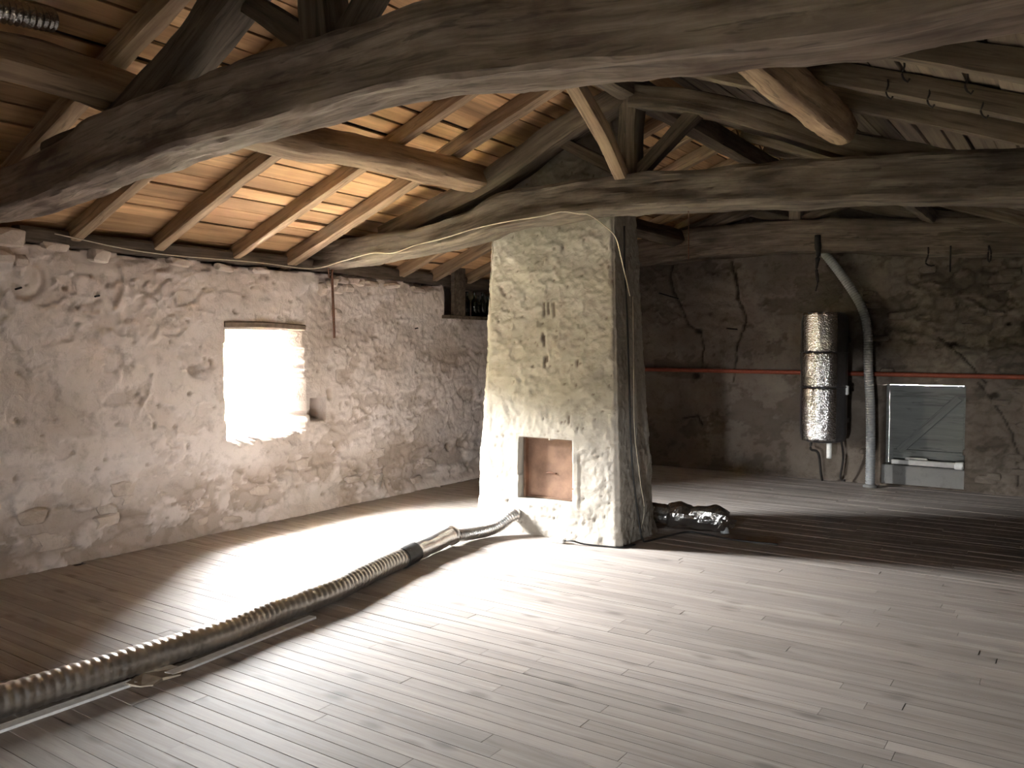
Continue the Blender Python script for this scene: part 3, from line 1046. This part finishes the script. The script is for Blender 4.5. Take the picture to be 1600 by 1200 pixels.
# near truss: the big curved beam across the top of the view
near_tie = [(-5.95, 2.325, 2.36, .25, .20), (-5.4, 2.325, 2.37, .25, .22), (-4.9, 2.325, 2.375, .25, .23), (-4.4, 2.325, 2.42, .25, .24), (-4.0, 2.325, 2.47, .25, .27),
            (-3.4, 2.325, 2.52, .25, .27), (-2.75, 2.325, 2.54, .25, .27), (-2.26, 2.325, 2.55, .25, .26), (-1.85, 2.325, 2.55, .25, .27), (-1.4, 2.325, 2.50, .25, .27),
            (-.95, 2.325, 2.455, .25, .28), (-.5, 2.325, 2.42, .25, .29), (-.1, 2.325, 2.42, .25, .29), (.62, 2.325, 2.40, .25, .28)]
near = truss('near roof truss with the big curved dark beam across the top of the view', 2.35, near_tie,
             [(-4.6, 2.36, 2.52, .16, .15), (-4.0, 2.36, 2.58, .17, .17), (-3.5, 2.36, 2.79, .18, .17), (-3.05, 2.36, 3.03, .18, .17), (-2.70, 2.36, 3.22, .18, .16)],
             [(-.50, 2.36, 2.56, .16, .16), (-1.15, 2.36, 2.71, .17, .16), (-1.8, 2.36, 3.00, .17, .16), (-2.2, 2.36, 3.15, .18, .15), (-2.62, 2.36, 3.25, .18, .15)],
             [(-2.50, 2.36, 2.64, .17, .15), (-2.55, 2.36, 3.0, .15, .15), (-2.62, 2.36, 3.28, .15, .17)],
             [[(-2.58, 2.37, 2.72, .09, .10), (-2.98, 2.37, 2.98, .09, .10)], [(-2.42, 2.37, 2.70, .09, .10), (-2.05, 2.37, 3.05, .09, .10)]], 300)

# back truss close to the end wall
back_tie = [(-5.95, 9.45, 2.55, .24, .30), (-4.5, 9.45, 2.68, .26, .34), (-3.6, 9.45, 2.74, .26, .36), (-2.6, 9.45, 2.73, .26, .36), (-1.6, 9.45, 2.66, .26, .36), (-.5, 9.45, 2.58, .26, .36), (.62, 9.45, 2.5, .25, .34)]
backt = truss('back roof truss with a dark beam along the end wall', 9.45, back_tie,
              [(-5.2, 9.46, 2.62, .15, .15), (-3.9, 9.46, 2.87, .16, .16), (-2.70, 9.46, 3.28, .16, .15)],
              [(-.1, 9.46, 2.6, .15, .15), (-1.4, 9.46, 2.87, .16, .16), (-2.60, 9.46, 3.28, .16, .15)],
              [(-2.65, 9.46, 2.85, .14, .14), (-2.65, 9.46, 3.30, .14, .14)],
              [[(-2.72, 9.46, 2.92, .08, .09), (-3.3, 9.46, 3.1, .08, .09)], [(-2.58, 9.46, 2.92, .08, .09), (-2.0, 9.46, 3.1, .08, .09)]], 400, 'truss')

# ------------------------------------------------------------------ chimney breast
CH = thing('chimney', 'tapering rough-plastered chimney breast with a small fire opening', 'chimney', (-3.5, 5.95, 0))
NX0, NX1, NZ0, NZ1 = -3.765, -3.255, .285, .785


def chim_pos(u, v):
    # u in [0,4): front(-x to +x), right, back, left ; v height
    f = np.clip(v / 2.4, 0, 1.5)
    x0 = -4.20 + .17 * f
    x1 = -2.85 - .06 * f
    y0 = 5.60 + .0 * f
    y1 = 6.26 - .27 * np.minimum(f, 1.0)
    s = np.floor(u).astype(int) % 4
    t = u - np.floor(u)
    x = np.select([s == 0, s == 1, s == 2, s == 3], [x0 + (x1 - x0) * t, x1, x1 + (x0 - x1) * t, x0])
    yv = np.select([s == 0, s == 1, s == 2, s == 3], [y0, y0 + (y1 - y0) * t, y1, y1 + (y0 - y1) * t])
    cx, cyy = (x0 + x1) / 2, (y0 + y1) / 2
    ex, ey = (x - cx) / ((x1 - x0) / 2), (yv - cyy) / ((y1 - y0) / 2)
    nx, ny = np.sign(ex) * np.abs(ex) ** 24, np.sign(ey) * np.abs(ey) ** 24
    ln = np.hypot(nx, ny) + 1e-6
    nx, ny = nx / ln, ny / ln
    P3 = np.stack([x, yv, v], -1)
    mid = fbm(P3 * 7, 501, 4)
    d = fbm(P3 * 2.2, 511, 3) * .022 + mid * .0065
    ridg = 1 - np.abs(fbm(P3 * np.array([9, 9, 13]) + 3, 521, 4))
    d = d + .006 * sstep(.80, 1, ridg)
    d = d + .0025 * fbm(P3 * np.array([26, 26, 20]), 531, 3)
    pit1, _, pc = worley2((x + yv) / .055, v / .07, 541)
    pit = (pc > .90) * sstep(.18, .08, pit1)
    d = d - .010 * pit
    dirt_shade = .75 * pit
    for (a, b0, b1) in ((-3.53, 1.86, 1.77), (-3.49, 1.86, 1.78), (-3.44, 1.86, 1.76), (-3.53, 1.60, 1.53), (-3.545, 1.62, 1.57), (-3.50, 1.44, 1.40), (-3.52, 1.43, 1.36), (-3.22, 1.41, 1.37), (-3.29, .97, .92)):
        g = np.exp(-(seg_dist(x, v, [(a, b0), (a, b1)]) / .010) ** 2) * (s == 0)
        d = d - .012 * g
        dirt_shade = dirt_shade + g
    # worn rounded arrises
    corner = np.minimum(1 - np.abs(ex) * (np.abs(ey) > .98), 1) if False else 0
    edge = np.exp(-((1 - np.minimum(np.abs(ex), np.abs(ey))) / .03) ** 2)
    d = d - edge * (.012 + .02 * np.abs(fbm(P3 * 8 + 9, 551, 3)))
    d = d + .02 * sstep(.12, 0, v)
    nearn = (s == 0) & (x > NX0 - .05) & (x < NX1 + .05) & (v > NZ0 - .05) & (v < NZ1 + .05)
    d = np.where(nearn, d * .6 + .008, d)
    return np.stack([x + nx * d, yv + ny * d, v], -1), np.clip(dirt_shade, 0, 1)


def chim_keep(u, v):
    f = v / 2.4
    x = -4.20 + .17 * f + (1.35 - .23 * f) * u
    q = np.stack([u.ravel() * 40, v.ravel() * 20, u.ravel() * 0], -1)
    j = .007 * fbm(q, 561, 3).reshape(u.shape)
    return ~((u < 1) & (x > NX0 + j) & (x < NX1 + j) & (v > NZ0 + j) & (v < NZ1 + j))


def chim_tgt(P, u, v):
    Q = P.copy()
    n = (u < 1) & (v > .1) & (v < 1.2) & (u > .05) & (u < .95)
    Q[n, 1] = 5.72
    return Q


cu = np.concatenate([np.linspace(0, 1, 110)[:-1], np.linspace(1, 2, 55)[:-1], np.linspace(2, 3, 40)[:-1], np.linspace(3, 3.99999, 40)])
V, F, A = sheet(cu, np.arange(0, 3.62, .0125), chim_keep, chim_pos, chim_tgt)
part('plaster_body', make_mesh('plaster_body', V, F, (M['chimney'],), True, attr=A), CH)
pcx, pcz = (NX0 + NX1) / 2, (NZ0 + NZ1) / 2
plate = part('fire_plate', box_mesh('fire_plate', (NX1 - NX0 + .03, .012, NZ1 - NZ0 + .03), M['plate'], .002, center=(pcx, 5.695, pcz)), CH, label='heat-browned steel plate closing the fire opening')
for nm, sz, ce in (('plate_rim', (.022, .05, NZ1 - NZ0), (NX0 + .022, 5.67, pcz)), ('plate_rim', (NX1 - NX0 - .03, .02, .014), (pcx, 5.685, NZ1 - .012)), ('plate_rim', (NX1 - NX0 - .03, .02, .014), (pcx, 5.685, NZ0 + .012)), ('plate_rim', (.014, .02, NZ1 - NZ0), (NX1 - .014, 5.685, pcz))):
    part(nm, box_mesh(nm, sz, M['plate'], .003, center=ce), CH)
part('plate_handle', tube_mesh('plate_handle', [(-3.56, 5.688, .50), (-3.55, 5.68, .495), (-3.51, 5.678, .505), (-3.47, 5.68, .495), (-3.46, 5.688, .50)], .006, M['rust'], .01, 8), CH)

# ------------------------------------------------------------------ long aluminium duct on the floor
DU = thing('flexible_duct', 'long ribbed aluminium duct lying across the floor to the chimney', 'duct', (-3.55, 3.0, 0))
R1 = .067
dpath = [(-3.60, .3, R1), (-3.585, .9, R1), (-3.60, 1.50, R1), (-3.56, 2.05, R1 + .002), (-3.55, 2.55, R1), (-3.60, 2.95, R1), (-3.62, 3.35, R1 + .004), (-3.68, 3.65, R1 + .006), (-3.77, 4.0, R1 + .004), (-3.82, 4.28, R1)]
part('ribbed_hose', tube_mesh('ribbed_hose', dpath, R1, M['alu'], .0045, 28, .0044, .040, .004, 3), DU, label='dull aluminium ribbed hose')
part('tape_band', tube_mesh('tape_band', [(-3.805, 4.22, R1), (-3.845, 4.40, R1 + .002)], .070, M['tape'], .012, 24, 0, .02, .006, 4), DU, label='crumpled black tape joint')
part('sleeve', tube_mesh('sleeve', [(-3.84, 4.37, R1), (-3.885, 4.65, R1 + .004), (-3.93, 4.93, R1 + .016)], lambda s: .060 + .005 * (s / .56) + .008 * (s > .54), M['alu2'], .008, 28, .0015, .03, .007, 5), DU, label='creased foil sleeve')
part('thin_hose', tube_mesh('thin_hose', [(-3.925, 4.90, R1 + .01), (-3.91, 5.12, .062), (-3.87, 5.30, .062), (-3.83, 5.42, .085), (-3.80, 5.52, .13), (-3.79, 5.62, .15)], .048, M['alu2'], .0035, 24, .015, .021, .002, 6), DU, label='finely ribbed bright hose end')
part('collar', tube_mesh('collar', [(-3.79, 5.555, .142), (-3.79, 5.60, .147)], .056, M['alu2'], .01, 24), DU)
# white strips and torn card under the duct
link('white_strip', box_mesh('white_strip', (.055, 1.25, .012), M['white'], .002, 1, .003, (-3.475, 1.45, .007)), None, 'long white strip under the near end of the floor duct', 'strip')
s2 = link('white_strip', box_mesh('white_strip', (.055, .95, .012), M['white'], .002, 2, .003), None, 'white strip tucked under the middle of the floor duct', 'strip')
s2.location = (-3.465, 2.68, .007)
s2.rotation_euler = (0, 0, .09)
cv_ = [(-3.47, 2.03), (-3.40, 2.06), (-3.37, 2.10), (-3.39, 2.16), (-3.375, 2.24), (-3.43, 2.30), (-3.50, 2.27), (-3.53, 2.15)]
cn = len(cv_)
cvv = [(x, y, .003) for x, y in cv_] + [(x, y, .009 + .008 * ((k * 7) % 3 == 0)) for k, (x, y) in enumerate(cv_)]
link('torn_card', make_mesh('torn_card', cvv, [tuple(reversed(range(cn))), tuple(range(cn, 2 * cn))] + [(k, (k + 1) % cn, cn + (k + 1) % cn, cn + k) for k in range(cn)], (M['card'],), False), None, 'torn brown card scrap beside the floor duct', 'scrap')

# duct lying on the purlin, upper left corner
HD = thing('flexible_duct', 'shiny ribbed duct end up on the purlin at the upper left corner', 'duct', (-3.9, 1.6, 2.9))
part('ribbed_hose', tube_mesh('ribbed_hose', [(-3.88, 1.2, 2.945), (-3.88, 1.5, 2.945), (-3.87, 1.70, 2.95), (-3.86, 1.88, 2.965), (-3.88, 1.98, 2.985)], .05, M['foil'], .004, 24, .011, .026, .002, 8, caps=False), HD)

# ------------------------------------------------------------------ foil bundle behind the chimney
FB = thing('foil_bundle', 'crumpled foil-wrapped duct end lying behind the chimney', 'duct', (-2.7, 6.5, 0))
for k, (p0, p1, r) in enumerate((((-3.1, 6.42, .10), (-2.80, 6.46, .10), .085), ((-2.84, 6.46, .105), (-2.62, 6.50, .105), .095), ((-2.66, 6.50, .11), (-2.36, 6.58, .085), .105))):
    L_ = np.linalg.norm(np.subtract(p1, p0))
    part('foil_bulge', tube_mesh('foil_bulge', [p0, tuple(np.add(p0, p1) / 2 + np.array([0, 0, .012])), p1], (lambda r, L_: (lambda s: r * (.72 + .30 * np.sin(np.clip(s / L_, 0, 1) * math.pi) ** .6)))(r, L_), M['foil'], .020, 22, 0, .02, .034, 20 + k), FB)
for o in FB.children:
    o.data.polygons.foreach_set('use_smooth', np.zeros(len(o.data.polygons), bool))
part('foil_flap', make_mesh('foil_flap', [(-2.40, 6.50, .15), (-2.33, 6.52, .12), (-2.30, 6.55, .05), (-2.36, 6.44, .10), (-2.40, 6.42, .03), (-2.34, 6.47, .03), (-2.29, 6.60, .10)], [(0, 3, 1), (1, 3, 5), (3, 4, 5), (1, 5, 2), (1, 2, 6)], (M['foil'],), False), FB)
part('hose_stub', tube_mesh('hose_stub', [(-2.45, 6.54, .075), (-2.37, 6.50, .045), (-2.35, 6.49, .0)], .035, M['grey_hose'], .01, 14, .003, .012), FB)

# ------------------------------------------------------------------ water heater on the back wall
WH = thing('water_heater', 'cylindrical water heater half wrapped in silver bubble foil on the end wall', 'water heater', (-2.36, 9.5, .45))
hx, hy, hr = -2.345, 9.52, .245
part('tank', lathe_mesh('tank', [(.02, .47), (.15, .47), (.225, .49), (hr - .01, .53), (hr, .57), (hr, 1.80), (hr - .015, 1.86), (.2, 1.895), (.02, 1.90)], M['tank'], 48, (hx, hy, 0)), WH, label='dark enamelled tank')


def wrap(z0, z1, a0, a1, r, seed):
    na, nz = 60, 40
    A_, Z_ = np.meshgrid(np.linspace(a0, a1, na), np.linspace(z0, z1, nz), indexing='ij')
    q = np.stack([A_.ravel() * 4, Z_.ravel() * 8, A_.ravel() * 0], -1)
    f = (Z_ - z0) / (z1 - z0)
    rr = r + .002 * fbm(q, seed, 4).reshape(A_.shape) + .008 * np.sin(f * math.pi) ** .5
    Zr = Z_ + .012 * fbm(q * 2, seed + 3, 2).reshape(A_.shape) * (np.abs(f - .5) * 2) ** 4
    V = np.stack([hx + rr * np.cos(A_), hy + rr * np.sin(A_), Zr], -1).reshape(-1, 3)
    V2 = np.stack([hx + (rr - .008) * np.cos(A_), hy + (rr - .008) * np.sin(A_), Zr], -1).reshape(-1, 3)
    idx = np.arange(na * nz).reshape(na, nz)
    F = np.stack([idx[:-1, :-1], idx[1:, :-1], idx[1:, 1:], idx[:-1, 1:]], -1).reshape(-1, 4)
    n = na * nz
    border = list(idx[:, 0]) + list(idx[-1, 1:]) + list(idx[-2::-1, -1]) + list(idx[0, -2:0:-1])
    B = np.array(border)
    F3 = np.stack([np.roll(B, -1), B, B + n, np.roll(B, -1) + n], -1)
    return make_mesh('foil_wrap', np.vstack([V, V2]), np.vstack([F, F[:, ::-1] + n, F3]), (M['bubble'],), True)


for k, (z0, z1) in enumerate(((.50, 1.075), (1.09, 1.455), (1.47, 1.885))):
    part('foil_wrap', wrap(z0, z1, math.radians(226), math.radians(314), hr + .010, 30 + k), WH, label='silver bubble-foil band')
for zz in (1.083, 1.462):
    part('strap', tube_mesh('strap', [(hx + .252 * math.cos(a), hy + .252 * math.sin(a), zz) for a in np.linspace(0, 2 * math.pi, 33)], .005, M['tank'], .05, 8), WH, label='dark strap')
part('wall_bracket', box_mesh('wall_bracket', (.40, .14, .05), M['tank'], .004, center=(hx, 9.80, .70)), WH)
part('wall_bracket', box_mesh('wall_bracket', (.40, .14, .05), M['tank'], .004, center=(hx, 9.80, 1.60)), WH)
part('outlet_pipe', tube_mesh('outlet_pipe', [(hx + .08, hy - .05, .48), (hx + .08, hy - .05, .30)], .028, M['white'], .03, 14), WH, label='white outlet pipe')
part('drain_pipe', tube_mesh('drain_pipe', [(hx - .12, hy, .49), (hx - .13, hy, .38), (hx - .06, hy + .04, .34), (hx - .04, hy + .10, .1), (hx - .04, hy + .16, .02)], .014, M['iron'], .02, 10), WH)
part('drain_pipe', tube_mesh('drain_pipe', [(hx + .17, hy + .08, .52), (hx + .19, hy + .12, .30), (hx + .15, hy + .18, .06), (hx + .2, hy + .2, .03)], .012, M['iron'], .02, 10), WH)
part('thermostat_knob', box_mesh('thermostat_knob', (.03, .05, .10), M['white'], .008, center=(hx + hr + .005, hy - .02, 1.05)), WH, label='small white knob')

# red pipe along the end wall
link('heating_pipe', tube_mesh('heating_pipe', [(-5.75, 9.80, 1.235), (-4.6, 9.80, 1.235), (-2.4, 9.80, 1.225), (-.4, 9.80, 1.215), (.5, 9.80, 1.21)], .025, M['red_pipe'], .2, 12), None, 'thin red pipe running level along the end wall', 'pipe')
# grey corrugated hose from the beam down to the floor
GH = thing('grey_hose', 'grey corrugated hose dropping from the back beam to the floor by the shutter', 'hose', (-1.83, 9.6, 0))
part('hose', tube_mesh('hose', [(-2.75, 9.72, 2.90), (-2.55, 9.74, 2.72), (-2.36, 9.74, 2.50), (-2.12, 9.72, 2.16), (-1.99, 9.70, 1.92), (-1.93, 9.68, 1.65), (-1.915, 9.66, 1.28), (-1.885, 9.64, .9), (-1.87, 9.62, .45), (-1.865, 9.60, .0)], .047, M['grey_hose'], .0055, 20, .007, .027), GH)
part('floor_collar', lathe_mesh('floor_collar', [(.07, 0), (.075, .012), (.06, .03), (.05, .035)], M['cement'], 20, (-1.865, 9.60, 0)), GH)

# ------------------------------------------------------------------ shuttered opening in the end wall
w2 = thing('window_2', None, None, (-1.4, YB, .02))
w2['kind'] = 'structure'
part('sill_block', box_mesh('sill_block', (.84, .30, .27), M['cement'], .012, 4, .004, (-1.40, YB + .16, .09)), w2, label='smooth grey cement block under the shutter')
for sz, ce in (((1.0, .05, .12), (-1.4, YB + .25, 1.16)), ((.12, .05, 1.2), (-1.835, YB + .25, .6)), ((.12, .05, 1.2), (-.975, YB + .25, .6))):
    part('frame_strip', box_mesh('frame_strip', sz, M['shutter'], .003, center=ce), w2)
sh = part('shutter', box_mesh('shutter', (.75, .03, .875), M['shutter'], .003, center=(-1.3975, YB + .255, .6595)), w2, label='grey board shutter closing the opening')
shw = Vector((-1.365, YB + .245, .665))


def shpart(name, pts, w, seed):
    me = timber_mesh(name, pts, M['shutter'], seed, .1, 12, .001, 9, up=(0, 1, 0))
    o = link(name, me, sh)
    o.location = -Vector((-1.4, YB, .02)) * 0
    return o


shpart('rail', [(-1.72, YB + .215, 1.03, .11, .028), (-1.02, YB + .215, 1.03, .11, .028)], .1, 1)
shpart('diagonal_brace', [(-1.66, YB + .213, .36, .085, .026), (-1.08, YB + .213, .97, .085, .026)], .1, 2)
shpart('rail', [(-1.72, YB + .215, .33, .10, .028), (-1.02, YB + .215, .33, .10, .028)], .1, 3)
# things left on the sill
link('white_batten', box_mesh('white_batten', (.46, .06, .055), M['grey_white'], .006, 3, .002, (-1.30, YB + .01, .265)), None, 'thicker white batten lying across the shutter sill', 'batten')
link('white_batten', box_mesh('white_batten', (.34, .05, .05), M['grey_white'], .006, 4, .002, (-1.55, YB + .10, .252)), None, 'shorter white batten lying deeper on the shutter sill, left', 'batten')
link('white_batten', box_mesh('white_batten', (.22, .05, .03), M['grey_white'], .005, 5, .002, (-1.47, YB + .11, .293)), None, 'small white offcut resting on the left sill batten', 'batten')
link('plaster_lump', stone_mesh(9), None, 'white lump at the right end of the shutter sill', 'rubble')
lo = bpy.data.objects['plaster_lump']
lo.location = (-1.045, YB + .0, .265)
lo.scale = (.045, .04, .04)
lo.data.materials[0] = M['white']

# ------------------------------------------------------------------ shelf and bottles in the far left corner
SH = thing('hanging_shelf', 'dark hanging shelf in the far left corner under the eave', 'shelf', (-5.7, 7.5, 1.85))
part('hanger_board', box_mesh('hanger_board', (.05, .20, .60), M['truss'], .004, 1, .003, (-5.72, 7.30, 2.15)), SH)
part('shelf_board', box_mesh('shelf_board', (.34, 1.55, .035), M['truss'], .004, 2, .003, (-5.86, 7.88, 1.85)), SH)
BP = [(.028, 0), (.037, .004), (.038, .15), (.033, .18), (.015, .21), (.013, .26), (.016, .262), (.016, .275)]
bot = lathe_mesh('bottle', BP, M['glass'], 14)
for k in range(9):
    o = link('bottle', bot, None, 'dark glass bottle in the row on the corner shelf', 'bottle', 'bottles on the corner shelf')
    o.location = (-5.80 + random.uniform(-.03, .03), 7.50 + k * .092, 1.8675)
    o.scale = (1, 1, random.uniform(.82, 1.05))

# ------------------------------------------------------------------ iron rods, hooks, wires, nails
link('iron_rod', tube_mesh('iron_rod', [(-5.72, 5.42, 2.26), (-5.74, 5.44, 2.1), (-5.75, 5.47, 1.60)], .012, M['rust'], .05, 10), None, 'rusty iron rod hanging on the left wall beside the window', 'rod')
link('wire_knot', tube_mesh('wire_knot', [(-5.62, 5.26, 2.42), (-5.60, 5.29, 2.34), (-5.64, 5.27, 2.28), (-5.68, 5.33, 2.36), (-5.63, 5.30, 2.43), (-5.60, 5.27, 2.36), (-5.66, 5.32, 2.24), (-5.71, 5.38, 2.15), (-5.70, 5.42, 2.26), (-5.66, 5.36, 2.40)], .007, M['rust'], .02, 8), None, 'tangled rusty wire loop where the far beam meets the wall', 'wire')


def tie_front(x, dz):
    Cc = np.array(far_tie)
    z = np.interp(x, Cc[:, 0], Cc[:, 2]) - np.interp(x, Cc[:, 0], Cc[:, 4]) / 2
    return (x, 5.185, z + dz)


wpts = [(-5.70, 2.9, 2.27), (-5.745, 3.6, 2.215), (-5.745, 4.6, 2.225), (-5.70, 5.15, 2.215)] + [tie_front(x, dz) for x, dz in ((-5.35, .03), (-5.0, .05), (-4.75, .02), (-4.5, .05), (-4.2, .045), (-3.9, .05), (-3.6, .035), (-3.3, .03), (-3.12, .04), (-2.98, .012), (-2.88, -.01))]
wpts += [(-2.86, 5.45, 2.36), (-2.85, 5.53, 2.30), (-2.84, 5.57, 2.2), (-2.835, 5.72, 1.9)]
link('thin_wire', tube_mesh('thin_wire', wpts, .0042, M['wire'], .03, 6), None, 'thin pale wire running along the far beam to the chimney', 'wire')
link('black_cable', tube_mesh('black_cable', [(-2.855, 5.66, 2.42), (-2.86, 5.68, 2.1), (-2.845, 5.70, 1.7), (-2.83, 5.71, 1.2), (-2.82, 5.72, .8), (-2.80, 5.73, .5), (-2.79, 5.80, .2), (-2.765, 5.80, .06), (-2.76, 5.83, .012), (-2.70, 6.1, .008), (-2.62, 6.36, .008), (-2.45, 6.36, .008), (-2.2, 6.30, .008), (-1.88, 6.34, .008)], .0075, M['cable'], .03, 8), None, 'black cable clipped down the chimney side and out across the floor', 'cable')
link('pale_cord', tube_mesh('pale_cord', [(-2.85, 5.80, 1.9), (-2.835, 5.79, 1.4), (-2.83, 5.80, .9), (-2.80, 5.84, .5), (-2.79, 5.90, .25), (-2.785, 5.82, .08)], .0025, M['wire'], .03, 6), None, 'thin pale cord down the chimney side beside the black cable', 'cord')
PS = thing('power_strip', 'small white socket strip at the foot of the chimney', 'socket strip', (-3.3, 5.45, 0))
part('strip_body', box_mesh('strip_body', (.13, .05, .035), M['white'], .008, center=(-3.32, 5.47, .018)), PS)
part('strip_lead', tube_mesh('strip_lead', [(-3.26, 5.475, .02), (-3.18, 5.47, .03), (-3.10, 5.50, .012), (-2.95, 5.54, .008), (-2.82, 5.58, .008), (-2.78, 5.72, .008)], .007, M['cable'], .02, 8), PS)
link('hanging_string', tube_mesh('hanging_string', [(-2.2, 5.3, 2.45), (-2.2, 5.31, 2.40), (-2.198, 5.31, 2.10)], .0035, M['rust'], .05, 6), None, 'short string dangling from the far beam right of the chimney', 'string')
# hooks under the back beam
for lab, pts in (('bent iron hook under the back beam above the shutter', [(-1.30, 9.30, 2.52), (-1.30, 9.30, 2.44), (-1.32, 9.30, 2.36), (-1.27, 9.30, 2.33), (-1.24, 9.30, 2.335)]),
                 ('straight iron pin under the back beam, longest of the three', [(-1.10, 9.30, 2.52), (-1.10, 9.30, 2.26)]),
                 ('narrow iron loop under the back beam near the right edge', [(-.77, 9.30, 2.50), (-.775, 9.30, 2.36), (-.76, 9.30, 2.34), (-.75, 9.30, 2.42), (-.77, 9.30, 2.50)])):
    link('iron_hook', tube_mesh('iron_hook', pts, .008, M['iron'], .02, 8), None, lab, 'hook', 'iron hooks under the back beam')
link('cobweb_rag', tube_mesh('cobweb_rag', [(-2.38, 9.30, 2.72), (-2.37, 9.295, 2.5), (-2.385, 9.30, 2.35), (-2.37, 9.30, 2.22), (-2.39, 9.30, 2.12)], lambda s: np.maximum(.004, .035 - .05 * s), M['iron'], .02, 8, wob=.012, seed=9), None, 'dark rag of cobweb hanging from the back beam above the heater', 'cobweb')
for lab, pts in (('long black nail in the end wall right of the chimney', [(-4.22, YB + .02, 2.13), (-4.36, YB - .25, 2.19)]), ('short black nail in the cracked part of the end wall', [(-3.45, YB + .02, 1.735), (-3.53, YB - .12, 1.745)])):
    nl = thing('wall_nail', lab, 'nail', pts[0], 'nails in the end wall')
    part('shank', tube_mesh('shank', pts, .008, M['iron'], .05, 8), nl)
    part('head', lathe_mesh('head', [(.006, -.008), (.02, -.004), (.02, .004), (.006, .008)], M['iron'], 10, pts[1]), nl)
for lab, pts in (('iron nail low in the scarred ring on the left wall', [(XL, 2.73, 1.905), (XL + .03, 2.68, 1.89)]), ('iron nail in the left wall plaster above the diagonal ridge', [(XL, 3.26, 1.88), (XL + .035, 3.21, 1.87)]), ('iron nail in the left wall near the corner shelf', [(XL, 6.72, 1.72), (XL + .05, 6.62, 1.71)])):
    link('wall_nail', tube_mesh('wall_nail', pts, .007, M['iron'], .02, 8), None, lab, 'nail', 'nails in the left wall')

# bent wire hooks hanging from the right-hand rafters
for n, (x, yy) in enumerate(((-.66, 4.0), (-.42, 4.0), (-.80, 4.42), (-.62, 4.42), (-.40, 4.42))):
    z0 = under(x) + .03
    o = link('wire_hook', tube_mesh('wire_hook', [(x, yy - .065, z0 + .03), (x + .004, yy - .07, z0), (x - .005, yy - .072, z0 - .03), (x + .004, yy - .07, z0 - .055), (x + .018, yy - .072, z0 - .068), (x + .026, yy - .072, z0 - .055)], .0045, M['iron'], .01, 6), None, 'small bent wire hook on a dim right-hand rafter, %s of five' % ORD[n], 'hook', 'wire hooks on the right-hand rafters')
